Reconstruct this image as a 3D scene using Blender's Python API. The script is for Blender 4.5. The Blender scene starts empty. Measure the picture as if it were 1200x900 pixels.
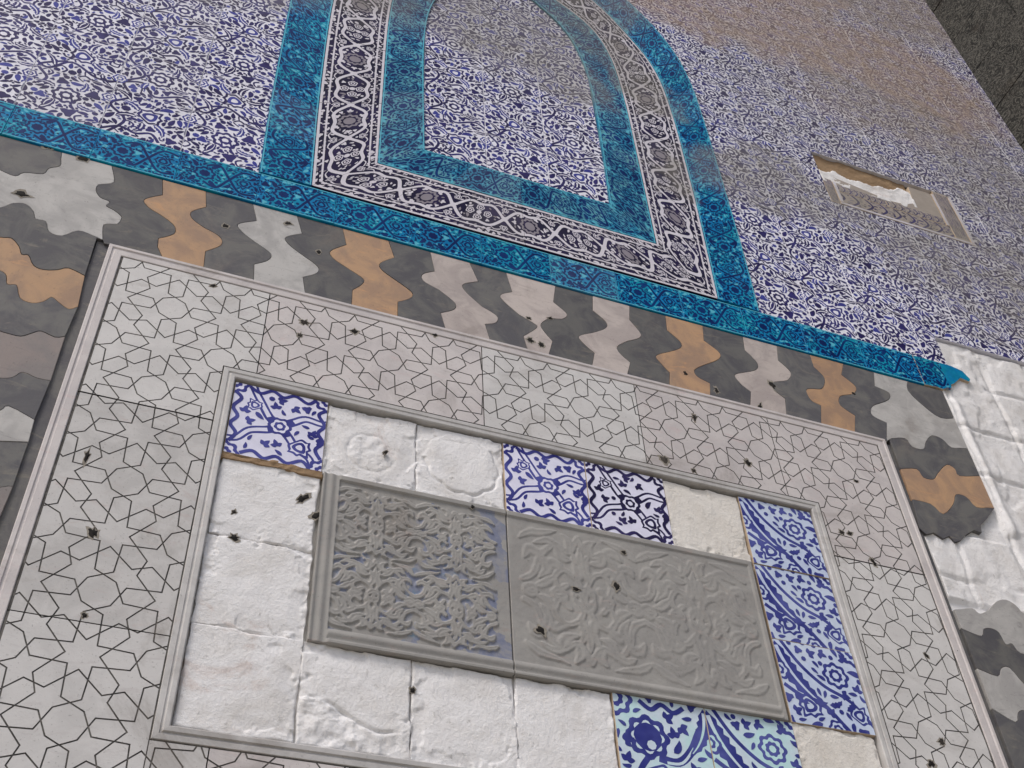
import bpy, math, random
import numpy as np
from mathutils import Matrix, Vector

# ------------------------------------------------------------------ camera, sky, sun, exposure
SC = bpy.context.scene
COL = SC.collection
EYE = 1.6                                   # camera height above the paving
FOC = 1352.3
YAW, PITCH, ROLL = -0.407407, 0.799539, -0.061913
CAMX, CAMD = -0.93, 2.0                     # camera 2 m in front of the wall face (y = 0)
def _rz(a): return np.array([[math.cos(a), -math.sin(a), 0], [math.sin(a), math.cos(a), 0], [0, 0, 1]])
def _rx(a): return np.array([[1, 0, 0], [0, math.cos(a), -math.sin(a)], [0, math.sin(a), math.cos(a)]])
ROT = _rz(ROLL) @ _rx(-PITCH) @ np.array([[1, 0, 0], [0, 0, -1], [0, 1, 0]], float) @ _rz(-YAW)
cam = bpy.data.cameras.new('camera'); camo = bpy.data.objects.new('camera', cam); COL.objects.link(camo)
cam.sensor_width = 36; cam.lens = FOC / 1200 * 36; cam.clip_start = 0.05; cam.clip_end = 3000
M = Matrix.Identity(4)
for i in range(3):
    M[i][0] = ROT[0][i]; M[i][1] = -ROT[1][i]; M[i][2] = -ROT[2][i]
M[0][3], M[1][3], M[2][3] = CAMX, -CAMD, EYE
camo.matrix_world = M
SC.camera = camo

SUN_EL, SUN_AZ = math.radians(54), math.radians(232)      # azimuth clockwise from +y (behind the viewer, on the left)
world = bpy.data.worlds.new('World'); SC.world = world; world.use_nodes = True
wn = world.node_tree.nodes; wl = world.node_tree.links
sky = wn.new('ShaderNodeTexSky'); sky.sky_type = 'NISHITA'; sky.sun_disc = False
sky.sun_elevation = SUN_EL; sky.sun_rotation = SUN_AZ
sky.air_density = 1.0; sky.dust_density = 4.0; sky.ozone_density = 1.0
wl.new(sky.outputs[0], wn['Background'].inputs[0]); wn['Background'].inputs[1].default_value = 0.115
sun = bpy.data.lights.new('sun', 'SUN'); sun.energy = 1.5; sun.angle = math.radians(15); sun.color = (1, 0.97, 0.94)
suno = bpy.data.objects.new('sun', sun); COL.objects.link(suno)
sd = Vector((math.sin(SUN_AZ) * math.cos(SUN_EL), math.cos(SUN_AZ) * math.cos(SUN_EL), math.sin(SUN_EL)))
suno.rotation_euler = sd.to_track_quat('Z', 'Y').to_euler()
suno.location = (0, -6, 12)
SC.view_settings.view_transform = 'Standard'; SC.view_settings.look = 'None'
SC.view_settings.gamma = 1; SC.view_settings.use_curve_mapping = False
SC.view_settings.exposure = 0.22
SC.render.engine = 'CYCLES'

# ------------------------------------------------------------------ helpers
def P(x, y):
    """photo pixel -> point (X, Z above the eye) on the wall face"""
    d = ROT.T @ np.array([(x - 600) / FOC, (y - 450) / FOC, 1.0])
    return (CAMX + CAMD * d[0] / d[1], CAMD * d[2] / d[1])
def lin(r, g, b):
    f = lambda c: c / 12.92 if c <= .04045 else ((c + .055) / 1.055) ** 2.4
    return (f(r / 255), f(g / 255), f(b / 255), 1)
def area(p):
    return .5 * sum(p[i - 1][0] * p[i][1] - p[i][0] * p[i - 1][1] for i in range(len(p)))
def ccw(p): return p if area(p) > 0 else p[::-1]
def clip(poly, x0, x1, y0, y1):
    for ax, v, s in ((0, x0, 1), (0, x1, -1), (1, y0, 1), (1, y1, -1)):
        if not poly: return poly
        out = []
        for i in range(len(poly)):
            a, b = poly[i - 1], poly[i]
            da, db = (a[ax] - v) * s, (b[ax] - v) * s
            if (da >= 0) != (db >= 0):
                t = da / (da - db); out.append((a[0] + (b[0] - a[0]) * t, a[1] + (b[1] - a[1]) * t))
            if db >= 0: out.append(b)
        poly = out
    return poly
def inset(p, d):
    p = ccw(list(p)); n = len(p); out = []
    for i in range(n):
        a, b, c = p[i - 1], p[i], p[(i + 1) % n]
        e1 = (b[0] - a[0], b[1] - a[1]); e2 = (c[0] - b[0], c[1] - b[1])
        l1 = math.hypot(*e1) or 1e-9; l2 = math.hypot(*e2) or 1e-9
        n1 = (-e1[1] / l1, e1[0] / l1); n2 = (-e2[1] / l2, e2[0] / l2)
        k = 1 + n1[0] * n2[0] + n1[1] * n2[1]
        if k < .25: k = .25
        out.append((b[0] + d * (n1[0] + n2[0]) / k, b[1] + d * (n1[1] + n2[1]) / k))
    return out
def cr(pts, n=6, closed=False, T=1.0):
    """Catmull-Rom curve through the points"""
    pts = [tuple(p) for p in pts]; out = []; m = len(pts)
    for i in range(m if closed else m - 1):
        if closed: a, b, c, d = pts[i - 1], pts[i], pts[(i + 1) % m], pts[(i + 2) % m]
        else: a, b, c, d = pts[max(i - 1, 0)], pts[i], pts[i + 1], pts[min(i + 2, m - 1)]
        for k in range(n):
            t = k / n
            out.append(tuple(T * .5 * (2 * b[j] + (c[j] - a[j]) * t + (2 * a[j] - 5 * b[j] + 4 * c[j] - d[j]) * t * t
                             + (3 * b[j] - a[j] - 3 * c[j] + d[j]) * t ** 3) + (1 - T) * (b[j] + (c[j] - b[j]) * t) for j in (0, 1)))
    if not closed: out.append(pts[-1])
    return out
class MB:
    """collects faces of one mesh; wall coordinates (x, depth y, z above the eye)"""
    def __init__(s): s.v, s.f, s.m, s.mats = [], [], [], []
    def mi(s, mat):
        if mat not in s.mats: s.mats.append(mat)
        return s.mats.index(mat)
    def face(s, pts, mat):
        b = len(s.v); s.v += pts; s.f.append(tuple(range(b, b + len(pts)))); s.m.append(s.mi(mat))
    def flat(s, poly, y, mat):
        if len(poly) < 3 or abs(area(poly)) < 1e-9: return
        s.face([(q[0], y, q[1]) for q in ccw(poly)], mat)
    def prism(s, poly, yf, yb, mat, bev=0.0, side=None):
        poly = ccw(list(poly)); side = side or mat
        if bev:
            ins = inset(poly, bev); s.flat(ins, yf, mat)
            for i in range(len(poly)):
                s.face([(poly[i - 1][0], yf + bev, poly[i - 1][1]), (poly[i][0], yf + bev, poly[i][1]),
                        (ins[i][0], yf, ins[i][1]), (ins[i - 1][0], yf, ins[i - 1][1])], side)
            yf += bev
        else: s.flat(poly, yf, mat)
        for i in range(len(poly)):
            a, b = poly[i - 1], poly[i]
            s.face([(a[0], yb, a[1]), (b[0], yb, b[1]), (b[0], yf, b[1]), (a[0], yf, a[1])], side)
    def box(s, x0, x1, y0, y1, z0, z1, mat):
        c = [(x, y, z) for x in (x0, x1) for y in (y0, y1) for z in (z0, z1)]
        for q in ((0, 1, 3, 2), (4, 6, 7, 5), (0, 4, 5, 1), (2, 3, 7, 6), (0, 2, 6, 4), (1, 5, 7, 3)):
            s.face([c[i] for i in q], mat)
    def mesh(s, name, lift=EYE):
        me = bpy.data.meshes.new(name)
        me.from_pydata([(x, y, z + lift) for x, y, z in s.v], [], s.f)
        for m in s.mats: me.materials.append(m)
        me.polygons.foreach_set('material_index', s.m); me.update(); return me
    def obj(s, name, parent=None, lift=EYE): return link(name, s.mesh(name, lift), parent)
def link(name, me, parent=None, loc=None, rot=None):
    o = bpy.data.objects.new(name, me); COL.objects.link(o)
    if parent: o.parent = parent
    if loc: o.location = loc
    if rot: o.rotation_euler = rot
    return o
def tag(o, label=None, cat=None, group=None, kind=None):
    if label: o['label'] = label
    if cat: o['category'] = cat
    if group: o['group'] = group
    if kind: o['kind'] = kind
    return o
def thing(name, label, cat, group=None):
    return tag(link(name, None), label, cat, group, 'thing')
def vnoise(x, y, seed=0):
    xi = np.floor(x).astype(np.int64); yi = np.floor(y).astype(np.int64)
    fx, fy = x - xi, y - yi; fx = fx * fx * (3 - 2 * fx); fy = fy * fy * (3 - 2 * fy)
    def h(a, b):
        v = (a * 374761393 + b * 668265263 + seed * 1446650) & 0x7fffffff
        v = ((v ^ (v >> 13)) * 1274126177) & 0x7fffffff
        return ((v ^ (v >> 16)) & 0xffff) / 65535.0
    return (h(xi, yi) * (1 - fx) + h(xi + 1, yi) * fx) * (1 - fy) + (h(xi, yi + 1) * (1 - fx) + h(xi + 1, yi + 1) * fx) * fy
def fbm(x, y, seed=0, o=4):
    r = 0; a = .5
    for k in range(o): r = r + a * vnoise(x * 2 ** k, y * 2 ** k, seed + k * 17); a *= .5
    return r
def sstep(a, b, x):
    t = np.clip((x - a) / (b - a), 0, 1); return t * t * (3 - 2 * t)
def field_mesh(name, x0, x1, z0, z1, nx, nz, hfun, mats, yb=0.02, matfun=None, smooth=True, edge=0.0, seed=0):
    """a slab whose front is a height field (height towards the viewer), with sides"""
    X, Z = np.meshgrid(np.linspace(x0, x1, nx), np.linspace(z0, z1, nz))
    H = hfun(X, Z)
    if edge:
        wob = (fbm(X * 30, Z * 30, seed + 5) - .5) * edge * 1.6
        bx = np.minimum(X - x0, x1 - X); bz = np.minimum(Z - z0, z1 - Z)
        X = X + np.where(bx < 1e-6, wob, 0); Z = Z + np.where(bz < 1e-6, wob, 0)
    V = np.stack([X, -H, Z + EYE], -1).reshape(-1, 3).tolist()
    idx = np.arange(nx * nz).reshape(nz, nx)
    F = np.stack([idx[:-1, :-1], idx[:-1, 1:], idx[1:, 1:], idx[1:, :-1]], -1).reshape(-1, 4)
    mi = np.zeros(len(F), int)
    if matfun is not None: mi = matfun(X, Z, H)[:-1, :-1].reshape(-1).astype(int)
    F = F.tolist(); mi = mi.tolist(); nfront = len(F)
    ring = list(idx[0]) + list(idx[1:, -1]) + list(idx[-1, -2::-1]) + list(idx[-2:0:-1, 0])
    b = len(V)
    for r in ring: V.append((V[r][0], yb, V[r][2]))
    for i in range(len(ring)):
        F.append([b + i - 1 if i else b + len(ring) - 1, b + i, int(ring[i]), int(ring[i - 1])]); mi.append(0)
    me = bpy.data.meshes.new(name); me.from_pydata(V, [], F)
    for m in mats: me.materials.append(m)
    me.polygons.foreach_set('material_index', mi)
    if smooth: me.polygons.foreach_set('use_smooth', [i < nfront for i in range(len(F))])
    me.update(); return me

# ------------------------------------------------------------------ materials
class NT:
    def __init__(s, name):
        s.m = bpy.data.materials.new(name); s.m.use_nodes = True
        s.n = s.m.node_tree.nodes; s.l = s.m.node_tree.links; s.b = s.n['Principled BSDF']
    def new(s, t, **k):
        n = s.n.new(t)
        for a, v in k.items(): setattr(n, a, v)
        return n
    def math(s, op, a, b=None, clampit=False):
        n = s.new('ShaderNodeMath', operation=op, use_clamp=clampit)
        for i, v in enumerate((a, b)):
            if v is None: continue
            if isinstance(v, (int, float)): n.inputs[i].default_value = v
            else: s.l.new(v, n.inputs[i])
        return n.outputs[0]
    def mix(s, f, a, b, mode='MIX'):
        n = s.new('ShaderNodeMix', data_type='RGBA', blend_type=mode)
        for i, v in ((0, f), (6, a), (7, b)):
            if isinstance(v, (int, float, tuple)): n.inputs[i].default_value = v
            else: s.l.new(v, n.inputs[i])
        return n.outputs[2]
    def noise(s, scale, detail=4, rough=.6, vec=None, dist=0):
        n = s.new('ShaderNodeTexNoise'); n.inputs['Scale'].default_value = scale
        n.inputs['Detail'].default_value = detail; n.inputs['Roughness'].default_value = rough
        n.inputs['Distortion'].default_value = dist
        s.l.new(vec if vec is not None else s.pos(), n.inputs['Vector']); return n.outputs[0]
    def pos(s):
        if not hasattr(s, '_p'): s._p = s.new('ShaderNodeNewGeometry').outputs['Position']
        return s._p
    def rnd(s):
        if not hasattr(s, '_r'): s._r = s.new('ShaderNodeObjectInfo').outputs['Random']
        return s._r
    def ramp(s, v, a, b, lo=0.0, hi=1.0):
        n = s.new('ShaderNodeMapRange', interpolation_type='SMOOTHSTEP')
        s.l.new(v, n.inputs[0])
        for i, q in ((1, a), (2, b), (3, lo), (4, hi)): n.inputs[i].default_value = q
        return n.outputs[0]
    def bump(s, h, strength, dist=.002):
        n = s.new('ShaderNodeBump'); n.inputs['Strength'].default_value = strength; n.inputs['Distance'].default_value = dist
        s.l.new(h, n.inputs['Height']); s.l.new(n.outputs[0], s.b.inputs['Normal'])
    def done(s, col, rough, spec=.5):
        if isinstance(col, tuple): s.b.inputs['Base Color'].default_value = col
        else: s.l.new(col, s.b.inputs['Base Color'])
        if isinstance(rough, (int, float)): s.b.inputs['Roughness'].default_value = rough
        else: s.l.new(rough, s.b.inputs['Roughness'])
        s.b.inputs['Specular IOR Level'].default_value = spec
        return s.m

# dust, dulled glaze and painted grey sheen, as patches on the wall: (x, z, half width, half height, tilt)
BEIGE = [(1.0, 5.15, .5, .28, .15), (1.6, 5.25, .55, .34, .35), (2.25, 5.25, .5, .46, -.1), (1.5, 5.75, .7, .3, .5), (2.2, 6.2, .8, .5, 0, .5), (1.9, 4.7, .5, .25, 0, .35)]
GREYS = [(2.0, 4.7, 1.1, .8, 0, .55), (2.1, 3.7, .7, .6, 0, .5), (1.4, 4.4, .5, .3, .3, .45), (2.1, 6.2, .9, .7, 0, .7), (1.02, 3.75, .32, .22, .3), (1.33, 3.72, .25, .2, 0), (2.05, 4.75, .6, .28, -.2), (1.98, 3.62, .5, .25, .2), (2.4, 4.3, .4, .4, 0),
         (2.35, 3.4, .4, .4, 0), (2.3, 6.1, .6, .4, 0),
         (0.0, 4.25, .36, .36, 0), (.22, 4.0, .17, .18, 0), (-.62, 4.3, .3, .32, 0), (.35, 4.5, .2, .33, .5), (.58, 4.15, .16, .18, 0), (.45, 4.7, .25, .2, .6), (-1.2, 3.95, .4, .16, .2), (.6, 3.55, .1, .12, 0)]  # arch and upper-left greys also paint in the glaze's grey reflection
def patch_group(name, blobs, seed):
    g = bpy.data.node_groups.new(name, 'ShaderNodeTree')
    g.interface.new_socket('Fac', in_out='OUTPUT', socket_type='NodeSocketFloat')
    n, l = g.nodes, g.links
    geo = n.new('ShaderNodeNewGeometry')
    nz = n.new('ShaderNodeTexNoise'); nz.inputs['Scale'].default_value = 6; nz.inputs['Detail'].default_value = 5
    nz.noise_dimensions = '4D'; nz.inputs['W'].default_value = seed
    l.new(geo.outputs['Position'], nz.inputs['Vector'])
    sub = n.new('ShaderNodeVectorMath'); sub.operation = 'SUBTRACT'; sub.inputs[1].default_value = (.5, .5, .5); l.new(nz.outputs[1], sub.inputs[0])
    sc = n.new('ShaderNodeVectorMath'); sc.operation = 'SCALE'; sc.inputs[3].default_value = .45; l.new(sub.outputs[0], sc.inputs[0])
    ad = n.new('ShaderNodeVectorMath'); ad.operation = 'ADD'; l.new(geo.outputs['Position'], ad.inputs[0]); l.new(sc.outputs[0], ad.inputs[1])
    fl = n.new('ShaderNodeVectorMath'); fl.operation = 'MULTIPLY'; fl.inputs[1].default_value = (1, 0, 1); l.new(ad.outputs[0], fl.inputs[0])
    last = None
    for x, z, rx, rz, a, *st in blobs:
        mp = n.new('ShaderNodeMapping'); mp.vector_type = 'TEXTURE'
        mp.inputs['Location'].default_value = (x, 0, z + EYE); mp.inputs['Rotation'].default_value = (0, -a, 0)
        mp.inputs['Scale'].default_value = (rx, 1, rz); l.new(fl.outputs[0], mp.inputs['Vector'])
        ln = n.new('ShaderNodeVectorMath'); ln.operation = 'LENGTH'; l.new(mp.outputs[0], ln.inputs[0])
        mr = n.new('ShaderNodeMapRange'); mr.interpolation_type = 'SMOOTHSTEP'
        mr.inputs[1].default_value = 1.35; mr.inputs[2].default_value = .65; mr.inputs[4].default_value = st[0] if st else 1; l.new(ln.outputs['Value'], mr.inputs[0])
        if last is None: last = mr.outputs[0]
        else:
            mx = n.new('ShaderNodeMath'); mx.operation = 'MAXIMUM'; l.new(last, mx.inputs[0]); l.new(mr.outputs[0], mx.inputs[1]); last = mx.outputs[0]
    n2 = n.new('ShaderNodeTexNoise'); n2.inputs['Scale'].default_value = 14; n2.inputs['Detail'].default_value = 6; l.new(geo.outputs['Position'], n2.inputs['Vector'])
    r2 = n.new('ShaderNodeMapRange'); r2.inputs[1].default_value = .3; r2.inputs[2].default_value = .62; r2.inputs[3].default_value = .55; r2.inputs[4].default_value = 1
    l.new(n2.outputs[0], r2.inputs[0])
    mu = n.new('ShaderNodeMath'); mu.operation = 'MULTIPLY'; l.new(last, mu.inputs[0]); l.new(r2.outputs[0], mu.inputs[1])
    out = n.new('NodeGroupOutput'); l.new(mu.outputs[0], out.inputs[0]); return g
G_BEIGE = patch_group('dust_beige', BEIGE, 1.0); G_GREY = patch_group('dust_sheen_grey', GREYS, 5.0)

def glaze(name, c, var=.12, dusty=True, amt=.8, alt=None, rough=.42):
    t = NT(name); col = c
    if alt: col = t.mix(t.ramp(t.noise(9, 3), .38, .66), c, alt)
    n1 = t.noise(45, 5, .65); v = t.math('ADD', t.math('MULTIPLY', t.rnd(), var), t.ramp(n1, .2, .8, 1 - var * 1.5, 1.02))
    cc = t.new('ShaderNodeCombineColor')
    for i in range(3): t.l.new(v, cc.inputs[i])
    col = t.mix(1.0, col, cc.outputs[0], 'MULTIPLY')
    rg = t.ramp(t.noise(25, 4), .3, .7, rough - .06, rough + .16)
    # thin grime everywhere
    col = t.mix(t.ramp(t.noise(5.5, 8, .7, dist=.4), .52, .8, 0, .4 if dusty and amt > .72 else .06), col, lin(150, 142, 130))
    if dusty: col = t.mix(t.ramp(t.rnd(), .7, 1.0, 0, .22 * amt), col, lin(140, 137, 130))
    if dusty:
        a = t.new('ShaderNodeGroup'); a.node_tree = G_GREY
        b = t.new('ShaderNodeGroup'); b.node_tree = G_BEIGE
        col = t.mix(t.math('MULTIPLY', a.outputs[0], amt * .85), col, lin(142, 138, 128))
        col = t.mix(t.math('MULTIPLY', b.outputs[0], amt), col, lin(166, 146, 128))
        rg = t.math('ADD', rg, t.math('MULTIPLY', t.math('MAXIMUM', a.outputs[0], b.outputs[0]), .35))
    t.bump(t.noise(60, 3), .25, .001)
    return t.done(col, rg, .07)
def stone(name, c, c2, streak=None, rough=.75, scale=12, spec=.3, tone=.25):
    t = NT(name)
    mp = t.new('ShaderNodeMapping'); mp.inputs['Rotation'].default_value = (0, .6, 0); mp.inputs['Scale'].default_value = (1, 1, 3.5)
    t.l.new(t.pos(), mp.inputs['Vector'])
    col = t.mix(t.ramp(t.noise(scale, 6, .65, dist=.8), .38, .62), c, c2)
    col = t.mix(t.ramp(t.noise(3.5, 8, .72, dist=1.0), .52, .75, 0, .5), col, lin(128, 119, 110))
    if streak: col = t.mix(t.ramp(t.noise(9, 7, .7, mp.outputs[0], 1.5), .55, .72, 0, .8), col, streak)
    v = t.math('ADD', t.math('MULTIPLY', t.rnd(), tone), 1 - tone / 2)
    cc = t.new('ShaderNodeCombineColor')
    for i in range(3): t.l.new(v, cc.inputs[i])
    col = t.mix(1.0, col, cc.outputs[0], 'MULTIPLY')
    sp = t.noise(160, 3, .7)
    col = t.mix(t.ramp(sp, .62, .72, 0, .35), col, lin(70, 64, 58))
    t.bump(t.math('ADD', t.noise(40, 6, .7), t.math('MULTIPLY', t.noise(180, 2), .5)), .35, .002)
    return t.done(col, rough, spec)
def plaster(name, c, stain, rust=.3):
    t = NT(name)
    col = t.mix(t.ramp(t.noise(7, 6, .7, dist=.6), .4, .75, 0, .7), c, stain)
    col = t.mix(t.ramp(t.noise(3.2, 7, .75, dist=1.2), .60, .72, 0, rust), col, lin(165, 125, 98))
    col = t.mix(t.ramp(t.noise(60, 5, .75), .58, .74, 0, .5), col, lin(140, 135, 128))
    col = t.mix(t.ramp(t.noise(16, 7, .8, dist=2.0), .60, .66, 0, .35), col, lin(150, 146, 140))
    geo = t.new('ShaderNodeNewGeometry')
    t.bump(t.math('ADD', t.math('MULTIPLY', t.noise(22, 5, .6), 1.2), t.math('MULTIPLY', t.noise(130, 5, .75), .8)), .75, .004)
    return t.done(col, .9, .15)

M_WHITE = glaze('glaze_white', lin(230, 230, 240), .10)
M_NAVY = glaze('glaze_navy', lin(42, 36, 82), .1, amt=.55, alt=lin(60, 56, 116))
M_COBALT = glaze('glaze_cobalt', lin(66, 72, 152), .1, amt=.6, alt=lin(60, 60, 128))
M_GREEN = glaze('glaze_green', lin(70, 120, 92), .1)
M_WHITE_A = glaze('glaze_lavender_white', lin(222, 222, 240), .08, False)
M_BLUE_A = glaze('glaze_royal_blue', lin(54, 55, 124), .1, False, alt=lin(82, 86, 156))
M_DARK_A = glaze('glaze_black_blue', lin(38, 34, 66), .1, False, alt=lin(60, 54, 100))
M_PALE_B = glaze('glaze_pale_blue', lin(190, 203, 228), .08, False, alt=lin(200, 212, 228))
M_BLUE_B = glaze('glaze_deep_blue', lin(52, 57, 126), .1, False, alt=lin(86, 92, 158))
M_PALE_C = glaze('glaze_pale_aqua', lin(200, 214, 226), .08, False, alt=lin(186, 220, 222))
M_TURQ = glaze('glaze_turquoise', lin(14, 122, 178), .2, amt=.68, alt=lin(20, 148, 176))
M_CYAN = glaze('glaze_light_cyan', lin(92, 182, 205), .1, amt=.7)
M_TDARK = glaze('glaze_dark_blue', lin(10, 34, 88), .1, amt=.45, alt=lin(14, 56, 116))
M_TURQ2 = glaze('glaze_grey_turquoise', lin(40, 126, 164), .22, amt=.7, alt=lin(96, 156, 170))
M_BNAVY = glaze('glaze_black_navy', lin(30, 26, 52), .1, amt=.5, alt=lin(44, 36, 74))
M_BWHITE = glaze('glaze_border_white', lin(214, 210, 218), .06, amt=.7)
M_BGREY = glaze('glaze_border_grey', lin(140, 134, 142), .08, amt=.7)
M_BISQUE = plaster('tile_body', lin(190, 172, 150), lin(165, 145, 122), .2)
M_MORTAR = plaster('mortar', lin(150, 144, 134), lin(120, 112, 102), .2)
M_PLASTER = plaster('white_plaster', lin(234, 233, 233), lin(206, 202, 197), .32)
M_PLASTER2 = plaster('yellowed_plaster', lin(226, 222, 215), lin(204, 197, 186), .5)
M_TAN_MORTAR = plaster('tan_mortar', lin(154, 130, 102), lin(130, 106, 84), .3)
M_MARBLE = stone('white_marble', lin(206, 204, 202), lin(196, 194, 192), lin(190, 185, 184), .6, 6, tone=.1)
M_MARBLE_P = stone('pink_marble', lin(204, 198, 196), lin(192, 186, 185), lin(198, 182, 180), .6, 6, tone=.1)
M_MARBLE_G = stone('grey_marble', lin(194, 192, 190), lin(180, 178, 176), lin(184, 174, 171), .65, 8, tone=.15)
M_GROOVE = stone('groove_fill', lin(76, 74, 72), lin(108, 105, 101), None, .9, 30, tone=.1)
M_RELIEF = stone('grey_limestone', lin(156, 154, 150), lin(146, 144, 141), lin(160, 149, 144), .8, 7, tone=.06)
M_PASTE = stone('blue_paste', lin(120, 126, 148), lin(146, 146, 150), lin(108, 136, 156), .8, 16, tone=.2)
M_SLATE = stone('dark_basalt_inlay', lin(106, 105, 103), lin(86, 85, 89), lin(124, 119, 110), .7, 9, tone=.22)
M_TAN = stone('tan_stone', lin(182, 148, 116), lin(160, 132, 110), lin(196, 152, 112), .7, 9, tone=.1)
M_LGREY = stone('light_grey_stone', lin(184, 182, 179), lin(164, 162, 160), lin(132, 131, 130), .7, 8, tone=.1)
M_PINKS = stone('pinkish_stone', lin(192, 182, 176), lin(172, 162, 158), lin(158, 146, 142), .7, 8, tone=.1)
M_BROWN = stone('brown_grey_stone', lin(142, 132, 128), lin(132, 126, 124), lin(128, 118, 118), .7, 8, tone=.1)
M_HOLE = stone('pit_black', lin(26, 24, 23), lin(40, 37, 35), None, .95, 60)  # near-black paints the shade inside flat-built pits; also used for iron stubs
M_BASALT = None
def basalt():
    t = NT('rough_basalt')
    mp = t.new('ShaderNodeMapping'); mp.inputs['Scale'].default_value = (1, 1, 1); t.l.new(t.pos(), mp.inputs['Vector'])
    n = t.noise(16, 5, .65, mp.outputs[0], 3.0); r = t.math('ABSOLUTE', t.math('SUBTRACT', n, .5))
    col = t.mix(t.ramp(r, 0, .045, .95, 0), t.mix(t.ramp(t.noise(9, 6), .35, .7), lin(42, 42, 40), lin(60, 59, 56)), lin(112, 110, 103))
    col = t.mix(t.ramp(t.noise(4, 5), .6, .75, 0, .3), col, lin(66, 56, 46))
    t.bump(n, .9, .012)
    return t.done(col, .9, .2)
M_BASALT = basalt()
M_PAVE = stone('paving_stone', lin(168, 162, 150), lin(148, 142, 132), None, .8, 3)
M_ASHLAR = stone('limestone', lin(186, 176, 158), lin(166, 156, 140), None, .85, 5)

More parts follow.
